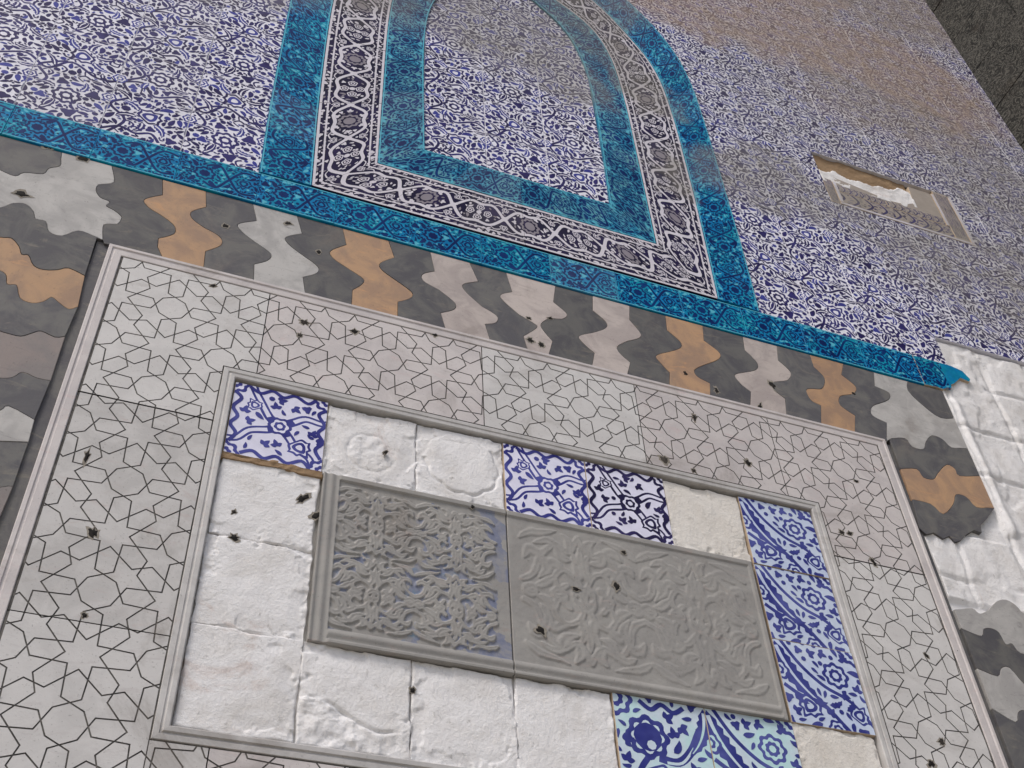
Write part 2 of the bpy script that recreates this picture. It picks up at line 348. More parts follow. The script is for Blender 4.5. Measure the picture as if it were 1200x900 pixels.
# ------------------------------------------------------------------ painted ornament
class Art:
    """flat painted ornament on a W x H patch; optionally wraps round"""
    def __init__(s, W, H, wrap=True, res=110):
        s.W, s.H, s.wrap, s.res = W, H, wrap, res
        s.p = []; s.occ = np.zeros((int(H * res), int(W * res)), bool); s.k = 0
    def raster(s, poly, pad=0):
        a = np.array(poly); r = s.res
        x0, y0 = np.floor(a.min(0) * r).astype(int) - pad; x1, y1 = np.ceil(a.max(0) * r).astype(int) + pad
        X, Y = np.meshgrid((np.arange(x0, x1 + 1) + .5) / r, (np.arange(y0, y1 + 1) + .5) / r)
        ins = np.zeros(X.shape, bool); b = np.roll(a, 1, 0)
        for (ax, ay), (bx, by) in zip(a, b):
            if ay == by: continue
            c = ((ay > Y) != (by > Y)) & (X < (bx - ax) * (Y - ay) / (by - ay) + ax); ins ^= c
        iy, ix = np.nonzero(ins); return iy + y0, ix + x0
    def cells(s, poly):
        iy, ix = s.raster(poly)
        if s.wrap == 'x':
            ok = (iy >= 0) & (iy < s.occ.shape[0]); return iy[ok], ix[ok] % s.occ.shape[1]
        if s.wrap: return iy % s.occ.shape[0], ix % s.occ.shape[1]
        ok = (iy >= 0) & (ix >= 0) & (iy < s.occ.shape[0]) & (ix < s.occ.shape[1]); return iy[ok], ix[ok]
    def add(s, poly, mat, mark=True, layer=None):
        if layer is None: s.k += 1; layer = s.k
        poly = ccw([tuple(q) for q in poly]); s.p.append((poly, mat, layer))
        if mark: s.occ[s.cells(poly)] = True
    def stroke(s, pts, w, mat, w2=None, mark=True, n=5, raw=False):
        c = pts if raw else cr(pts, n); m = len(c); s.k += 1
        L, R = [], []
        for i, p in enumerate(c):
            a, b = c[max(i - 1, 0)], c[min(i + 1, m - 1)]
            d = math.hypot(b[0] - a[0], b[1] - a[1]) or 1; nx, ny = -(b[1] - a[1]) / d, (b[0] - a[0]) / d
            ww = (w if w2 is None else w + (w2 - w) * i / (m - 1)) / 2
            L.append((p[0] + nx * ww, p[1] + ny * ww)); R.append((p[0] - nx * ww, p[1] - ny * ww))
        for i in range(m - 1): s.add([R[i], R[i + 1], L[i + 1], L[i]], mat, mark, s.k)
    def disk(s, p, r, mat, n=12, mark=True): s.add([(p[0] + r * math.cos(6.2832 * i / n), p[1] + r * math.sin(6.2832 * i / n)) for i in range(n)], mat, mark)
    def lobed(s, p, r, k, mat, amp=.25, ph=0, n=None, mark=True):
        n = n or k * 5
        s.add([(p[0] + r * (1 - amp + amp * abs(math.cos(k / 2 * (6.2832 * i / n)))) * math.cos(6.2832 * i / n + ph),
                p[1] + r * (1 - amp + amp * abs(math.cos(k / 2 * (6.2832 * i / n)))) * math.sin(6.2832 * i / n + ph)) for i in range(n)], mat, mark)
    def leafpoly(s, p, a, L, W, bend=0., serr=0, n=9):
        l, r = [], []; x, y = p; st = L / n
        for i in range(n + 1):
            t = i / n; w = W * math.sin(math.pi * min(1, t ** .75)) ** .8 * .5 if 0 < t < 1 else 0
            if serr: w *= 1 - serr * (i % 2)
            ang = a + bend * (t - .5); nx, ny = -math.sin(ang), math.cos(ang)
            l.append((x + nx * w, y + ny * w)); r.append((x - nx * w, y - ny * w))
            x += st * math.cos(ang); y += st * math.sin(ang)
        return r + l[::-1][1:-1], [((l[i][0] + r[i][0]) / 2, (l[i][1] + r[i][1]) / 2) for i in range(1, n)]
    def leaf(s, p, a, L, W, bend, mat, vein=None, serr=0, n=9, vw=.22):
        q, mid = s.leafpoly(p, a, L, W, bend, serr, n); s.add(q, mat)
        if vein: s.stroke(mid, W * vw, vein, W * .06, False, raw=True)
    def rosette(s, p, r, k, d, w, ph=0, ring=True):
        s.lobed(p, r, k, d, .22, ph); s.lobed(p, r * .74, k, w, .25, ph, mark=False)
        s.lobed(p, r * .5, k, d, .2, ph + .3, mark=False)
        if ring: s.disk(p, r * .24, w, 8, False)
    def lotus(s, p, a, r, d, w, d2=None):
        c, sn = math.cos(a), math.sin(a)
        T = lambda x, y: (p[0] + r * (x * c - y * sn), p[1] + r * (x * sn + y * c))
        out = [(-.55, -.25), (-.5, -.62), (-.1, -.78), (0, -.98), (.28, -.72), (.62, -.62), (.66, -.3), (1.12, 0)]
        out = out + [(x, -y) for x, y in out[::-1][1:]]
        s.add([T(*q) for q in cr(out, 3, True)], d)
        s.add([T(x * .76, y * .76) for x, y in cr(out, 3, True)], w, False)
        inn = [(-.35, -.2), (-.2, -.45), (.2, -.42), (.65, 0), (.2, .42), (-.2, .45), (-.35, .2)]
        s.add([T(*q) for q in cr(inn, 3, True)], d2 or d, False)
        s.add([T(x * .5 + .02, y * .5) for x, y in cr(inn, 2, True)], w, False)
    def trefoil(s, p, a, r, mat):
        for da, k in ((0, 1.15), (1.15, .85), (-1.15, .85)):
            q, _ = s.leafpoly(p, a + da, r * k, r * .62, .3 * da, 0, 5); s.add(q, mat)
    def fill(s, seed, n, mats, smin, smax, mar=1.18):
        rg = random.Random(seed)
        for _ in range(n):
            p = (rg.random() * s.W, rg.random() * s.H); a = rg.random() * 6.2832; z = smin + (smax - smin) * rg.random() ** 2
            kind = rg.random()
            if kind < .55: q, _m = s.leafpoly((p[0] - math.cos(a) * z / 2, p[1] - math.sin(a) * z / 2), a, z, z * .42, rg.uniform(-1.3, 1.3), 0, 6)
            elif kind < .85: q = [(p[0] + z * .42 * (1 + .3 * math.cos(3 * t + a)) * math.cos(t), p[1] + z * .42 * (1 + .3 * math.cos(3 * t + a)) * math.sin(t)) for t in [6.2832 * i / 11 for i in range(11)]]
            else: q = [(p[0] + z * .3 * math.cos(t), p[1] + z * .3 * math.sin(t)) for t in [6.2832 * i / 7 for i in range(7)]]
            big = [(p[0] + (x - p[0]) * mar, p[1] + (y - p[1]) * mar) for x, y in q]
            c = s.cells(big)
            if len(c[0]) == 0 or s.occ[c].any(): continue
            s.add(q, rg.choice(mats))
    def emit(s, mb, x0, x1, y0, y1, fn, y=0.0, step=.00012, nsort=True):
        """clip to the window and send each polygon through fn -> (x, z)"""
        offs = [(0, 0)]
        if s.wrap:
            i0 = math.floor(x0 / s.W) - 1; i1 = math.floor(x1 / s.W) + 1
            offs = [(i * s.W, j * s.H) for i in range(i0, i1 + 1) for j in ((0,) if s.wrap == 'x' else (-1, 0, 1))]
        lay = sorted({l for _, _, l in s.p}); rank = {l: i for i, l in enumerate(lay)}
        # painted layers: stack at most 8 levels high, later paint over earlier
        for poly, mat, l in s.p:
            xs = [q[0] for q in poly]; ys = [q[1] for q in poly]; a, b, c, d = min(xs), max(xs), min(ys), max(ys)
            for ox, oy in offs:
                if b + ox <= x0 or a + ox >= x1 or d + oy <= y0 or c + oy >= y1: continue
                q = [(u + ox, v + oy) for u, v in poly]
                if a + ox < x0 or b + ox > x1 or c + oy < y0 or d + oy > y1: q = clip(q, x0, x1, y0, y1)
                if len(q) >= 3 and abs(area(q)) > 1e-7:
                    mb.flat([fn(*u) for u in q], y - step * .2 - .0006 * (rank[l] + 1) / len(lay), mat)

def art_field():
    rg = random.Random(4); A = Art(2, 2); W, N, B = M_WHITE, M_NAVY, M_COBALT
    # winding stems
    for k in range(2):
        w1 = [(0, .15), (.3, .3), (.5, .05), (.85, .22), (1.15, .02), (1.4, .3), (1.75, .1), (2.0, .15)] if k else [(0, .02), (.22, .18), (.42, .12), (.6, .2), (.72, .05)]
        w2 = [(.1, 0), (.25, .35), (.02, .62), (.22, .9), (.08, 1.2), (.3, 1.5), (.05, 1.8), (.1, 2.0)] if not k else [(.12, .62), (.2, .8), (.05, 1.02), (.18, 1.18), (.35, 1.3)]
        A.stroke([(x, y + k) for x, y in w1], .042, N); A.stroke([(x + k, y) for x, y in w2], .042, N)
    for p, a in (((.52, .55), .8), ((1.5, 1.52), .8 + math.pi)):
        A.lotus(p, a, .2, N, W, B)
        for da in (1.9, -1.9, 2.8, -2.8):
            A.leaf((p[0] + .16 * math.cos(a + da), p[1] + .16 * math.sin(a + da)), a + da, .3, .12, 1.5 * (1 if da > 0 else -1), B if abs(da) < 2 else N, W, .35, 10)
    for p, a in (((1.5, .52), 2.3), ((.5, 1.5), -.8)):
        A.rosette(p, .19, 8, N, W, a)
        for da in (.2, 1.7, 3.3, 4.9):
            A.leaf((p[0] + .2 * math.cos(a + da), p[1] + .2 * math.sin(a + da)), a + da + .6, .27, .1, 1.4, N if da < 2 else B, W, .35, 10)
    for p in ((1.0, .78), (.02, 1.25), (1.02, 1.72), (1.98, .75)):
        A.rosette(p, .1, 6, B, W, p[0])
    for p, a in (((.8, .95), .4), ((1.22, 1.1), 2.2), ((.75, 1.85), -.5), ((1.25, .12), 1.2), ((1.8, 1.25), -.9), ((.25, .8), 2.6)):
        A.leaf(p, a, .34, .09, 1.2, N, W, .3, 10)
    for i in range(16):
        p = (rg.random() * 2, rg.random() * 2); a = rg.random() * 6.28
        A.stroke([p, (p[0] + .09 * math.cos(a), p[1] + .09 * math.sin(a)), (p[0] + .15 * math.cos(a + .7), p[1] + .15 * math.sin(a + .7)), (p[0] + .12 * math.cos(a + 1.5), p[1] + .12 * math.sin(a + 1.5))], .034, N, .018)
    A.fill(7, 3000, [N, N, N, N, B], .13, .22, 1.04); A.fill(8, 5000, [N, N, N, N, B], .06, .13, 1.06)
    return A
def art_a(D=M_BLUE_A, seed=1):
    W = M_WHITE_A; A = Art(1, 1, False, 160); c = (.52, .5)
    arms = [[c, (.40, .60), (.30, .78), (.20, .98), (.22, 1.08)], [c, (.66, .60), (.78, .68), (.95, .66), (1.05, .70)],
            [c, (.40, .42), (.22, .36), (.10, .22), (-.05, .20)], [c, (.62, .38), (.72, .24), (.86, .14), (.92, -.05)]]
    for a in arms: A.stroke(a, .115, D, .08)
    for a in arms: A.stroke([((p[0] - c[0]) * 1 + c[0], (p[1] - c[1]) * 1 + c[1]) for p in a[1:]], .05, W, .03, False)
    A.rosette(c, .13, 6, D, W)
    A.lotus((.74, .27), -.9, .15, D, W); A.lotus((.24, .72), 2.2, .10, D, W)
    for p in ((0, 1), (1, 1), (0, 0), (1, 0)): A.rosette(p, .17, 8, D, W)
    for p, a in (((.48, .86), .3), ((.64, .8), -.6), ((.14, .60), 1.4), ((.18, .48), .4), ((.38, .2), .9), ((.52, .22), 2.), ((.86, .46), 1.2), ((.92, .38), .2), ((.46, .74), 1.8)):
        A.trefoil(p, a, .085, D)
    for k in range(4):
        f = [lambda u, v: (u, v), lambda u, v: (u, 1 - v), lambda u, v: (v, u), lambda u, v: (1 - v, u)][k]
        A.stroke([f(*q) for q in ((.16, .03), (.28, .09), (.40, .02), (.52, .08), (.64, .02), (.78, .09), (.86, .02))], .042, D)
    A.fill(seed, 400, [D], .09, .15, 1.4); return A
def art_b(D=M_BLUE_B, W=M_PALE_B, seed=2):
    A = Art(1, 1, False, 160)
    A.leaf((.02, .98), -.95, .98, .24, .9, D, W, .3, 17, .2)
    A.stroke([(.10, 1.0), (.28, .72), (.52, .5), (.80, .36), (1.02, .08)], .045, D)
    A.stroke([(.02, .45), (.2, .34), (.44, .28), (.62, .08), (.7, -.02)], .05, D)
    A.rosette((.70, .66), .17, 8, D, W); A.lotus((.28, .24), -2.2, .17, D, W); A.lotus((.86, .2), .9, .14, D, W)
    A.rosette((1, 1), .2, 8, D, W); A.rosette((0, .62), .13, 6, D, W); A.rosette((.55, 0), .12, 6, D, W)
    for p, a in (((.42, .88), .4), ((.56, .92), -.4), ((.86, .86), 2), ((.92, .5), 1.2), ((.08, .14), .5), ((.5, .16), .9), ((.72, .44), -.4)): A.trefoil(p, a, .09, D)
    for i in range(4): A.leaf((.12 + .2 * i, .36 - .04 * i), -.5 + .5 * i, .2, .08, 1.2, D, None, .35, 8)
    A.fill(seed, 900, [D], .10, .18, 1.3); return A
def art_c(D=M_BLUE_B, W=M_PALE_C, seed=3, flip=False):
    A = Art(1, 1, False, 160)
    A.rosette((.33, .58), .24, 8, D, W); A.disk((.33, .58), .15, D, 12, False); A.disk((.36, .5), .05, W, 8, False)
    A.stroke([(.42, .38), (.62, .36), (.78, .5), (.92, .74), (1.04, .78)], .085, D); A.stroke([(.5, .34), (.66, .36), (.8, .52), (.9, .68)], .03, W, .02, False)
    A.lotus((.4, .2), -1.2, .17, D, W); A.stroke([(.3, .36), (.2, .2), (.22, -.02)], .06, D)
    A.leaf((.98, .98), -2.0, .6, .17, -.9, D, W, .3, 13); A.rosette((.02, .95), .2, 8, D, W); A.rosette((1, .2), .16, 8, D, W)
    for p, a in (((.55, .8), .6), ((.7, .74), -.8), ((.62, .62), 1.8), ((.08, .5), .4), ((.08, .3), 1.2), ((.66, .2), .5), ((.8, .28), 2.), ((.5, .06), .5)): A.trefoil(p, a, .1, D)
    A.stroke([(.28, .96), (.4, .88), (.52, .95), (.64, .88), (.76, .95)], .05, D)
    A.fill(seed, 900, [D], .10, .18, 1.3); return A
def art_turq(Lp, g=M_TURQ, seed=5, n=2):
    """border 1 unit wide; s runs along"""
    A = Art(Lp, 1, 'x', 90); D, C = M_TDARK, M_CYAN
    for i in range(round(Lp / 1.534)):
        s0 = i * 1.534
        A.rosette((s0 + .5, .5), .22, 8, D, g, .2); A.disk((s0 + .5, .5), .08, D, 8, False)
        A.lotus((s0 + 1.25, .5), 1.57 * (1 if i % 2 else -1), .19, D, g, D)
        for sg in (1, -1):
            A.stroke([(s0 + .5, .5 + sg * .26), (s0 + .75, .5 + sg * .36), (s0 + .95, .5 + sg * .05), (s0 + 1.2, .5 - sg * .33), (s0 + 1.5, .5 - sg * .3)], .055, D)
            A.leaf((s0 + .62, .5 + sg * .18), sg * .7, .26, .12, -1.2 * sg, D, None, .3, 8)
            A.leaf((s0 + .32, .5 + sg * .15), sg * 2.2, .24, .12, 1.2 * sg, D, None, .3, 8)
    A.fill(seed, int(600 * Lp), [D, D, D, D, C], .1, .2, 1.12); A.fill(seed + 9, int(800 * Lp), [D, D, D, C], .06, .12, 1.1)
    for t in (.03, .97): A.stroke([(Lp * x / 40, t) for x in range(41)], .026, C, raw=True, mark=False)
    return A
def art_navy(Lp, seed=6):
    A = Art(Lp, 1, 'x', 110); D, W, Gy = M_BNAVY, M_BWHITE, M_BGREY
    for i in range(int(Lp)):
        s0 = i * 1.0
        f = lambda u: .5 + .30 * math.sin(math.pi * u) * (1 + .25 * math.sin(3 * math.pi * u))
        if i % 2:
            A.rosette((s0 + .5, .5), .2, 10, Gy, D); A.disk((s0 + .5, .5), .1, Gy, 10, False)
            for da in range(6): A.trefoil((s0 + .5 + .28 * math.cos(da * 1.05), .5 + .2 * math.sin(da * 1.05)), da * 1.05, .075, W)
        else:
            for dx, dy in ((-.17, 0), (.17, 0), (0, .13), (0, -.13)): A.rosette((s0 + .5 + dx, .5 + dy), .085, 5, W, D)
            A.disk((s0 + .5, .5), .05, W, 8)
        for sg in (1, -1):
            A.stroke([(s0 + u / 16, .5 + sg * (f(u / 16) - .5)) for u in range(-1, 18)], .058, W, raw=True)
            A.lotus((s0 + 0, .5 + sg * .22), 1.57 * sg, .085, W, D, W)
            for e in (-1, 1):
                A.stroke([(s0 + e * .06, .5 + sg * .28), (s0 + e * .16, .5 + sg * .31), (s0 + e * .24, .5 + sg * .26)], .025, W, .012)
        A.disk((s0, .5), .06, W, 8)
    A.fill(seed, int(420 * Lp), [W, W, W, Gy], .07, .13, 1.3)
    for t, w, m in ((.02, .05, W), (.14, .03, W), (.86, .03, W), (.98, .05, W)):
        A.stroke([(Lp * x / 40, t) for x in range(41)], w, m, raw=True, mark=False)
    return A

# ------------------------------------------------------------------ setting
g = MB(); g.face([(-400, -400, 0), (400, -400, 0), (400, 400, 0), (-400, 400, 0)], M_PAVE)
tag(g.obj('ground', lift=0), kind='structure')
wl_ = MB(); wl_.box(-4.2, 2.8, .030, .75, -EYE, 7.6, M_MORTAR)
tag(wl_.obj('masonry_wall'), 'tall mortar-faced masonry wall that carries the tiles and marble panels', 'wall', kind='thing')
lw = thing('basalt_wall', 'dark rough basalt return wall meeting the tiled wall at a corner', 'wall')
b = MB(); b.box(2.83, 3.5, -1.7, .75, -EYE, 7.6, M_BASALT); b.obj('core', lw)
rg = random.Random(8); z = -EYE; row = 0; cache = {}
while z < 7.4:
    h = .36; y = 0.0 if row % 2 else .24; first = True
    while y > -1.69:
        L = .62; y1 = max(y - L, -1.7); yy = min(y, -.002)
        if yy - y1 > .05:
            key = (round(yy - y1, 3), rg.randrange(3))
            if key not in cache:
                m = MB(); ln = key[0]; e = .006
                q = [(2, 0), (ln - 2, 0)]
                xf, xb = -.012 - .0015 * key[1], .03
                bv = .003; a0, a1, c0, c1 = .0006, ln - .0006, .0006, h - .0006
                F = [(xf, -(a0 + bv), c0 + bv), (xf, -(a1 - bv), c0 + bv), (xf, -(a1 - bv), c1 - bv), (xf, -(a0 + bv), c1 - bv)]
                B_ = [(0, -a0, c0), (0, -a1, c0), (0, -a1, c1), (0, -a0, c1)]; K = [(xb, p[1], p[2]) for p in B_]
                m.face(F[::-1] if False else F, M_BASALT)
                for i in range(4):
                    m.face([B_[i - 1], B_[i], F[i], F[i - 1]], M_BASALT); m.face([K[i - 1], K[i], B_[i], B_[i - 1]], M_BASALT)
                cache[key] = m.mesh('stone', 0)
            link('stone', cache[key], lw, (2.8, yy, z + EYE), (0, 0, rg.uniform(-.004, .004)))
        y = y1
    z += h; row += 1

# ------------------------------------------------------------------ tile fields of the upper wall
PIT = .2255; PZ = .2245
AF = art_field()
def tile_mesh(name, art, u0, v0, cu0, cu1, cv0, cv1, w, h, ground, thick=.010, side=None, e=.0004, sc=1.0):
    """tile whose art window starts at (u0, v0); cu..cv = kept part in 0..1"""
    m = MB()
    x0, x1, z0, z1 = cu0 * w + e, cu1 * w - e, cv0 * h + e, cv1 * h - e
    m.prism([(x0, z0), (x1, z0), (x1, z1), (x0, z1)], -thick, .012, ground, .0009, side or M_BISQUE)
    # art stays inside the front face
    i = .0011
    art.emit(m, u0 + (x0 + i) / w * sc, u0 + (x1 - i) / w * sc, v0 + (z0 + i) / h * sc, v0 + (z1 - i) / h * sc, lambda u, v: ((u - u0) * w / sc, (v - v0) * h / sc), -thick)
    return m.mesh(name, 0)
FM = {}
def field_tile(parent, i, j, x, z, win=(0, 1, 0, 1), rg=random.Random(3)):
    k = (i % 2, j % 2) + tuple(round(q, 3) for q in win)
    if k not in FM: FM[k] = tile_mesh('tile', AF, k[0], k[1], *win, PIT, PZ, M_WHITE, side=M_WHITE, e=.0006)
    return link('tile', FM[k], parent, (x, rg.uniform(-.0006, .0006), z + EYE), (rg.uniform(-.003, .003), 0, rg.uniform(-.003, .003)))
def sub_rects(r, hole):
    """rectangle minus rectangle"""
    x0, x1, z0, z1 = r; a0, a1, c0, c1 = hole
    if a0 >= x1 or a1 <= x0 or c0 >= z1 or c1 <= z0: return [r]
    o = []
    if c1 < z1: o.append((x0, x1, c1, z1))
    if c0 > z0: o.append((x0, x1, z0, c0))
    lo, hi = max(z0, c0), min(z1, c1)
    if a0 > x0: o.append((x0, a0, lo, hi))
    if a1 < x1: o.append((a1, x1, lo, hi))
    return [q for q in o if q[1] - q[0] > .012 and q[3] - q[2] > .012]
def lay_field(parent, x0, x1, z0, z1, holes, skip=None, ox=0.0):
    i0 = 0; x = x0; i = 0
    while x < x1 - .01:
        j = 0; z = z0
        while z < z1 - .01:
            rs = [(x, min(x + PIT, x1), z, z + PZ)]
            for h in holes: rs = [q for r in rs for q in sub_rects(r, h)]
            for r in rs:
                if skip and skip(*r): continue
                field_tile(parent, i, j, x, z, ((r[0] - x) / PIT, (r[1] - x) / PIT, (r[2] - z) / PZ, (r[3] - z) / PZ))
            z += PZ; j += 1
        x += PIT; i += 1
# outlines of the arch (right half): outer turquoise, turquoise/navy, navy/inner turquoise, inner turquoise
ARC = [[(.830, 2.862), (.84, 3.3), (.842, 4.06), (.831, 4.352), (.79, 4.6), (.697, 4.82), (.55, 5.03), (.3, 5.24), (0, 5.40)],
       [(.675, 2.866), (.69, 3.4), (.692, 4.0), (.667, 4.325), (.585, 4.56), (.42, 4.83), (.2, 5.0), (0, 5.10)],
       [(.484, 3.078), (.484, 3.5), (.480, 4.06), (.450, 4.375), (.375, 4.564), (.217, 4.713), (.1, 4.785), (0, 4.83)],
       [(.330, 3.236), (.338, 3.6), (.340, 3.955), (.318, 4.235), (.25, 4.46), (.122, 4.63), (.06, 4.69), (0, 4.73)]]
def resample(pts, n):
    c = np.array(cr(pts, 10)); d = np.r_[0, np.cumsum(np.hypot(*np.diff(c, axis=0).T))]
    t = np.linspace(0, d[-1], n); return np.stack([np.interp(t, d, c[:, 0]), np.interp(t, d, c[:, 1])], 1), d[-1]
ARC_R = [resample(a, 200) for a in ARC]
def half_width(k, z):
    c = ARC_R[k][0]; return float(np.interp(z, c[:, 1], c[:, 0], left=c[0, 0], right=0))
REPAIR = (1.36, 2.06, 3.742, 4.10)           # small bordered panel let into the right field
tl = thing('tile_field', 'blue and white floral tile field bounded by the unbroken left edge of the arch band', 'tile panel')
lay_field(tl, -.83 - 6 * PIT, .1430, 2.862, 2.862 + 19 * PZ, [(-.79, 1, 2, 4.0)], lambda a, b, c, d: d < 5.4 and a > -half_width(0, d) and b < half_width(0, d))
tr = thing('tile_field', 'dusty blue and white floral tile field between the arch and dark corner, with broken repair', 'tile panel')
def skip_r(a, b, c, d): return b < half_width(0, c) - .004 and b < half_width(0, d) - .004 and (d < 5.4)
lay_field(tr, .82 - 3 * PIT, 2.79, 2.862, 2.862 + 19 * PZ, [REPAIR, (1.585, 2.9, 2.0, 3.01), (-1, .78, 2, 4.0)], skip_r)
tn = thing('tile_field', 'blue and white floral tiles filling the arch inside its borders', 'tile panel')
lay_field(tn, -.338, .338, 3.2345, 3.2345 + 7 * PZ, [], lambda a, b, c, d: (a > half_width(2, c) or b < -half_width(2, c)))

# ------------------------------------------------------------------ tile borders
def band(name, label, cat, fn, L, width, art, ground, npc, tname, y=-.0150, seg=8, tmax=1.0):
    """border laid along fn(s 0..L metres, t 0..1) in npc tiles; art is in units of the width"""
    root = thing(name, label, cat)
    add_band(root, fn, L, width, art, ground, npc, tname, y, seg); return root
def add_band(root, fn, L, width, art, ground, npc, tname, y, seg=8):
    e = .0005; rg = random.Random(int(L * 1000))
    for k in range(npc):
        s0, s1 = L * k / npc + e, L * (k + 1) / npc - e; m = MB(); yo = y + rg.uniform(-.0006, .0006)
        t0, t1 = .004, .996
        lo = [fn(s0 + (s1 - s0) * i / seg, t0) for i in range(seg + 1)]; hi = [fn(s0 + (s1 - s0) * i / seg, t1) for i in range(seg + 1)]
        for i in range(seg): m.flat([lo[i], lo[i + 1], hi[i + 1], hi[i]], yo, ground)
        loop = ccw(lo + hi[::-1])
        for i in range(len(loop)):
            a, b = loop[i - 1], loop[i]; m.face([(a[0], -.0, a[1]), (b[0], -.0, b[1]), (b[0], yo, b[1]), (a[0], yo, a[1])], ground)
        art.emit(m, s0 / width, s1 / width, t0, t1, lambda u, v: fn(u * width, v), yo)
        m.obj(tname, root)
# long turquoise band: straight, 15 cm high, one tile mesh shared
BZ0, BZ1 = 2.713, 2.860
AT = art_turq(3.068)
base = thing('tile_band', 'long straight turquoise floral tile band running above the joggled stone border', 'tile band')
bm = []
for k in range(2):
    m = MB(); hgt = BZ1 - BZ0; ln = .2255
    m.prism([(.0004, 0), (ln - .0004, 0), (ln - .0004, hgt), (.0004, hgt)], -.014, .012, M_TURQ, .0008, M_TURQ)
    AT.emit(m, k * 1.534 + .010, k * 1.534 + 1.534 - .010, .012, .988, lambda u, v, k=k: ((u - k * 1.534) * hgt, v * hgt), -.014)
    bm.append(m.mesh('turquoise_tile', 0))
rg = random.Random(2)
for i in range(-4, 13):
    x = -1.50 + .2255 * i
    o = link('turquoise_tile', bm[i % 2], base, (x, rg.uniform(-.0006, .0006), BZ0 + EYE), (rg.uniform(-.004, .004), 0, rg.uniform(-.004, .004)))
xe = -1.50 + .2255 * 13
# broken end piece with a curled lip
m = MB(); hgt = BZ1 - BZ0
endp = [(xe + .001, BZ0), (xe + .05, BZ0 + .004), (xe + .075, BZ0 + .001), (xe + .095, BZ0 + .014), (xe + .117, BZ0 + .02), (xe + .122, BZ0 + .038), (xe + .14, BZ0 + .05), (xe + .18, BZ0 + .09), (xe + .215, BZ0 + .083), (xe + .225, BZ0 + .10), (xe + .205, BZ0 + .135), (xe + .16, BZ1), (xe + .001, BZ1)]
m.prism(endp, -.014, .012, M_TURQ, .0014, M_BISQUE)
def clipconvex(poly): return poly
AT.emit(m, .2, .95, .04, .96, lambda u, v: (xe + (u - .2) * hgt, BZ0 + v * hgt), -.014)
m.obj('turquoise_tile', base)

# arch bands
def arc_fn(k, side):
    (c0, L0), (c1, L1) = ARC_R[k], ARC_R[k + 1]; L = (L0 + L1) / 2
    def fn(s, t):
        u = max(0., min(1., s / L)) * 199; i = min(int(u), 198); f = u - i
        a = c0[i] * (1 - f) + c0[i + 1] * f; b = c1[i] * (1 - f) + c1[i + 1] * f
        p = a * (1 - t) + b * t; return (side * float(p[0]), float(p[1]))
    return fn, L
def base_fn(k, z0, z1, xo, xi):
    def fn(s, t):
        hw = xo * (1 - t) + xi * t; return (-hw + 2 * hw * s / (2 * xo), z0 + (z1 - z0) * t)
    return fn, 2 * xo
AT2 = art_turq(6.136, M_TURQ, 9)
AT3 = art_turq(4.602, M_TURQ2, 11)
AN = art_navy(6)
root = thing('arch_band', 'outer turquoise tile band curving round the pointed arch', 'tile band')
for sd_ in (-1, 1):
    fn, L = arc_fn(0, sd_); add_band(root, fn, L, .155, AT2, M_TURQ, 12, 'turquoise_tile', -.0165)
root = thing('arch_band', 'black-navy tile band with white arabesque and white edge lines around the arch', 'tile band')
fn, L = base_fn(1, 2.866, 3.078, .675, .484); add_band(root, fn, L, .2, AN, M_BNAVY, 6, 'navy_tile', -.0165)
for sd_ in (-1, 1):
    fn, L = arc_fn(1, sd_); add_band(root, fn, L, .2, AN, M_BNAVY, 11, 'navy_tile', -.0165)
root = thing('arch_band', 'inner greyish turquoise tile band lining the arch inside the navy band', 'tile band')
fn, L = base_fn(2, 3.081, 3.236, .484, .332); add_band(root, fn, L, .15, AT3, M_TURQ2, 4, 'turquoise_tile', -.0165)
for sd_ in (-1, 1):
    fn, L = arc_fn(2, sd_); add_band(root, fn, L, .15, AT3, M_TURQ2, 9, 'turquoise_tile', -.0165)

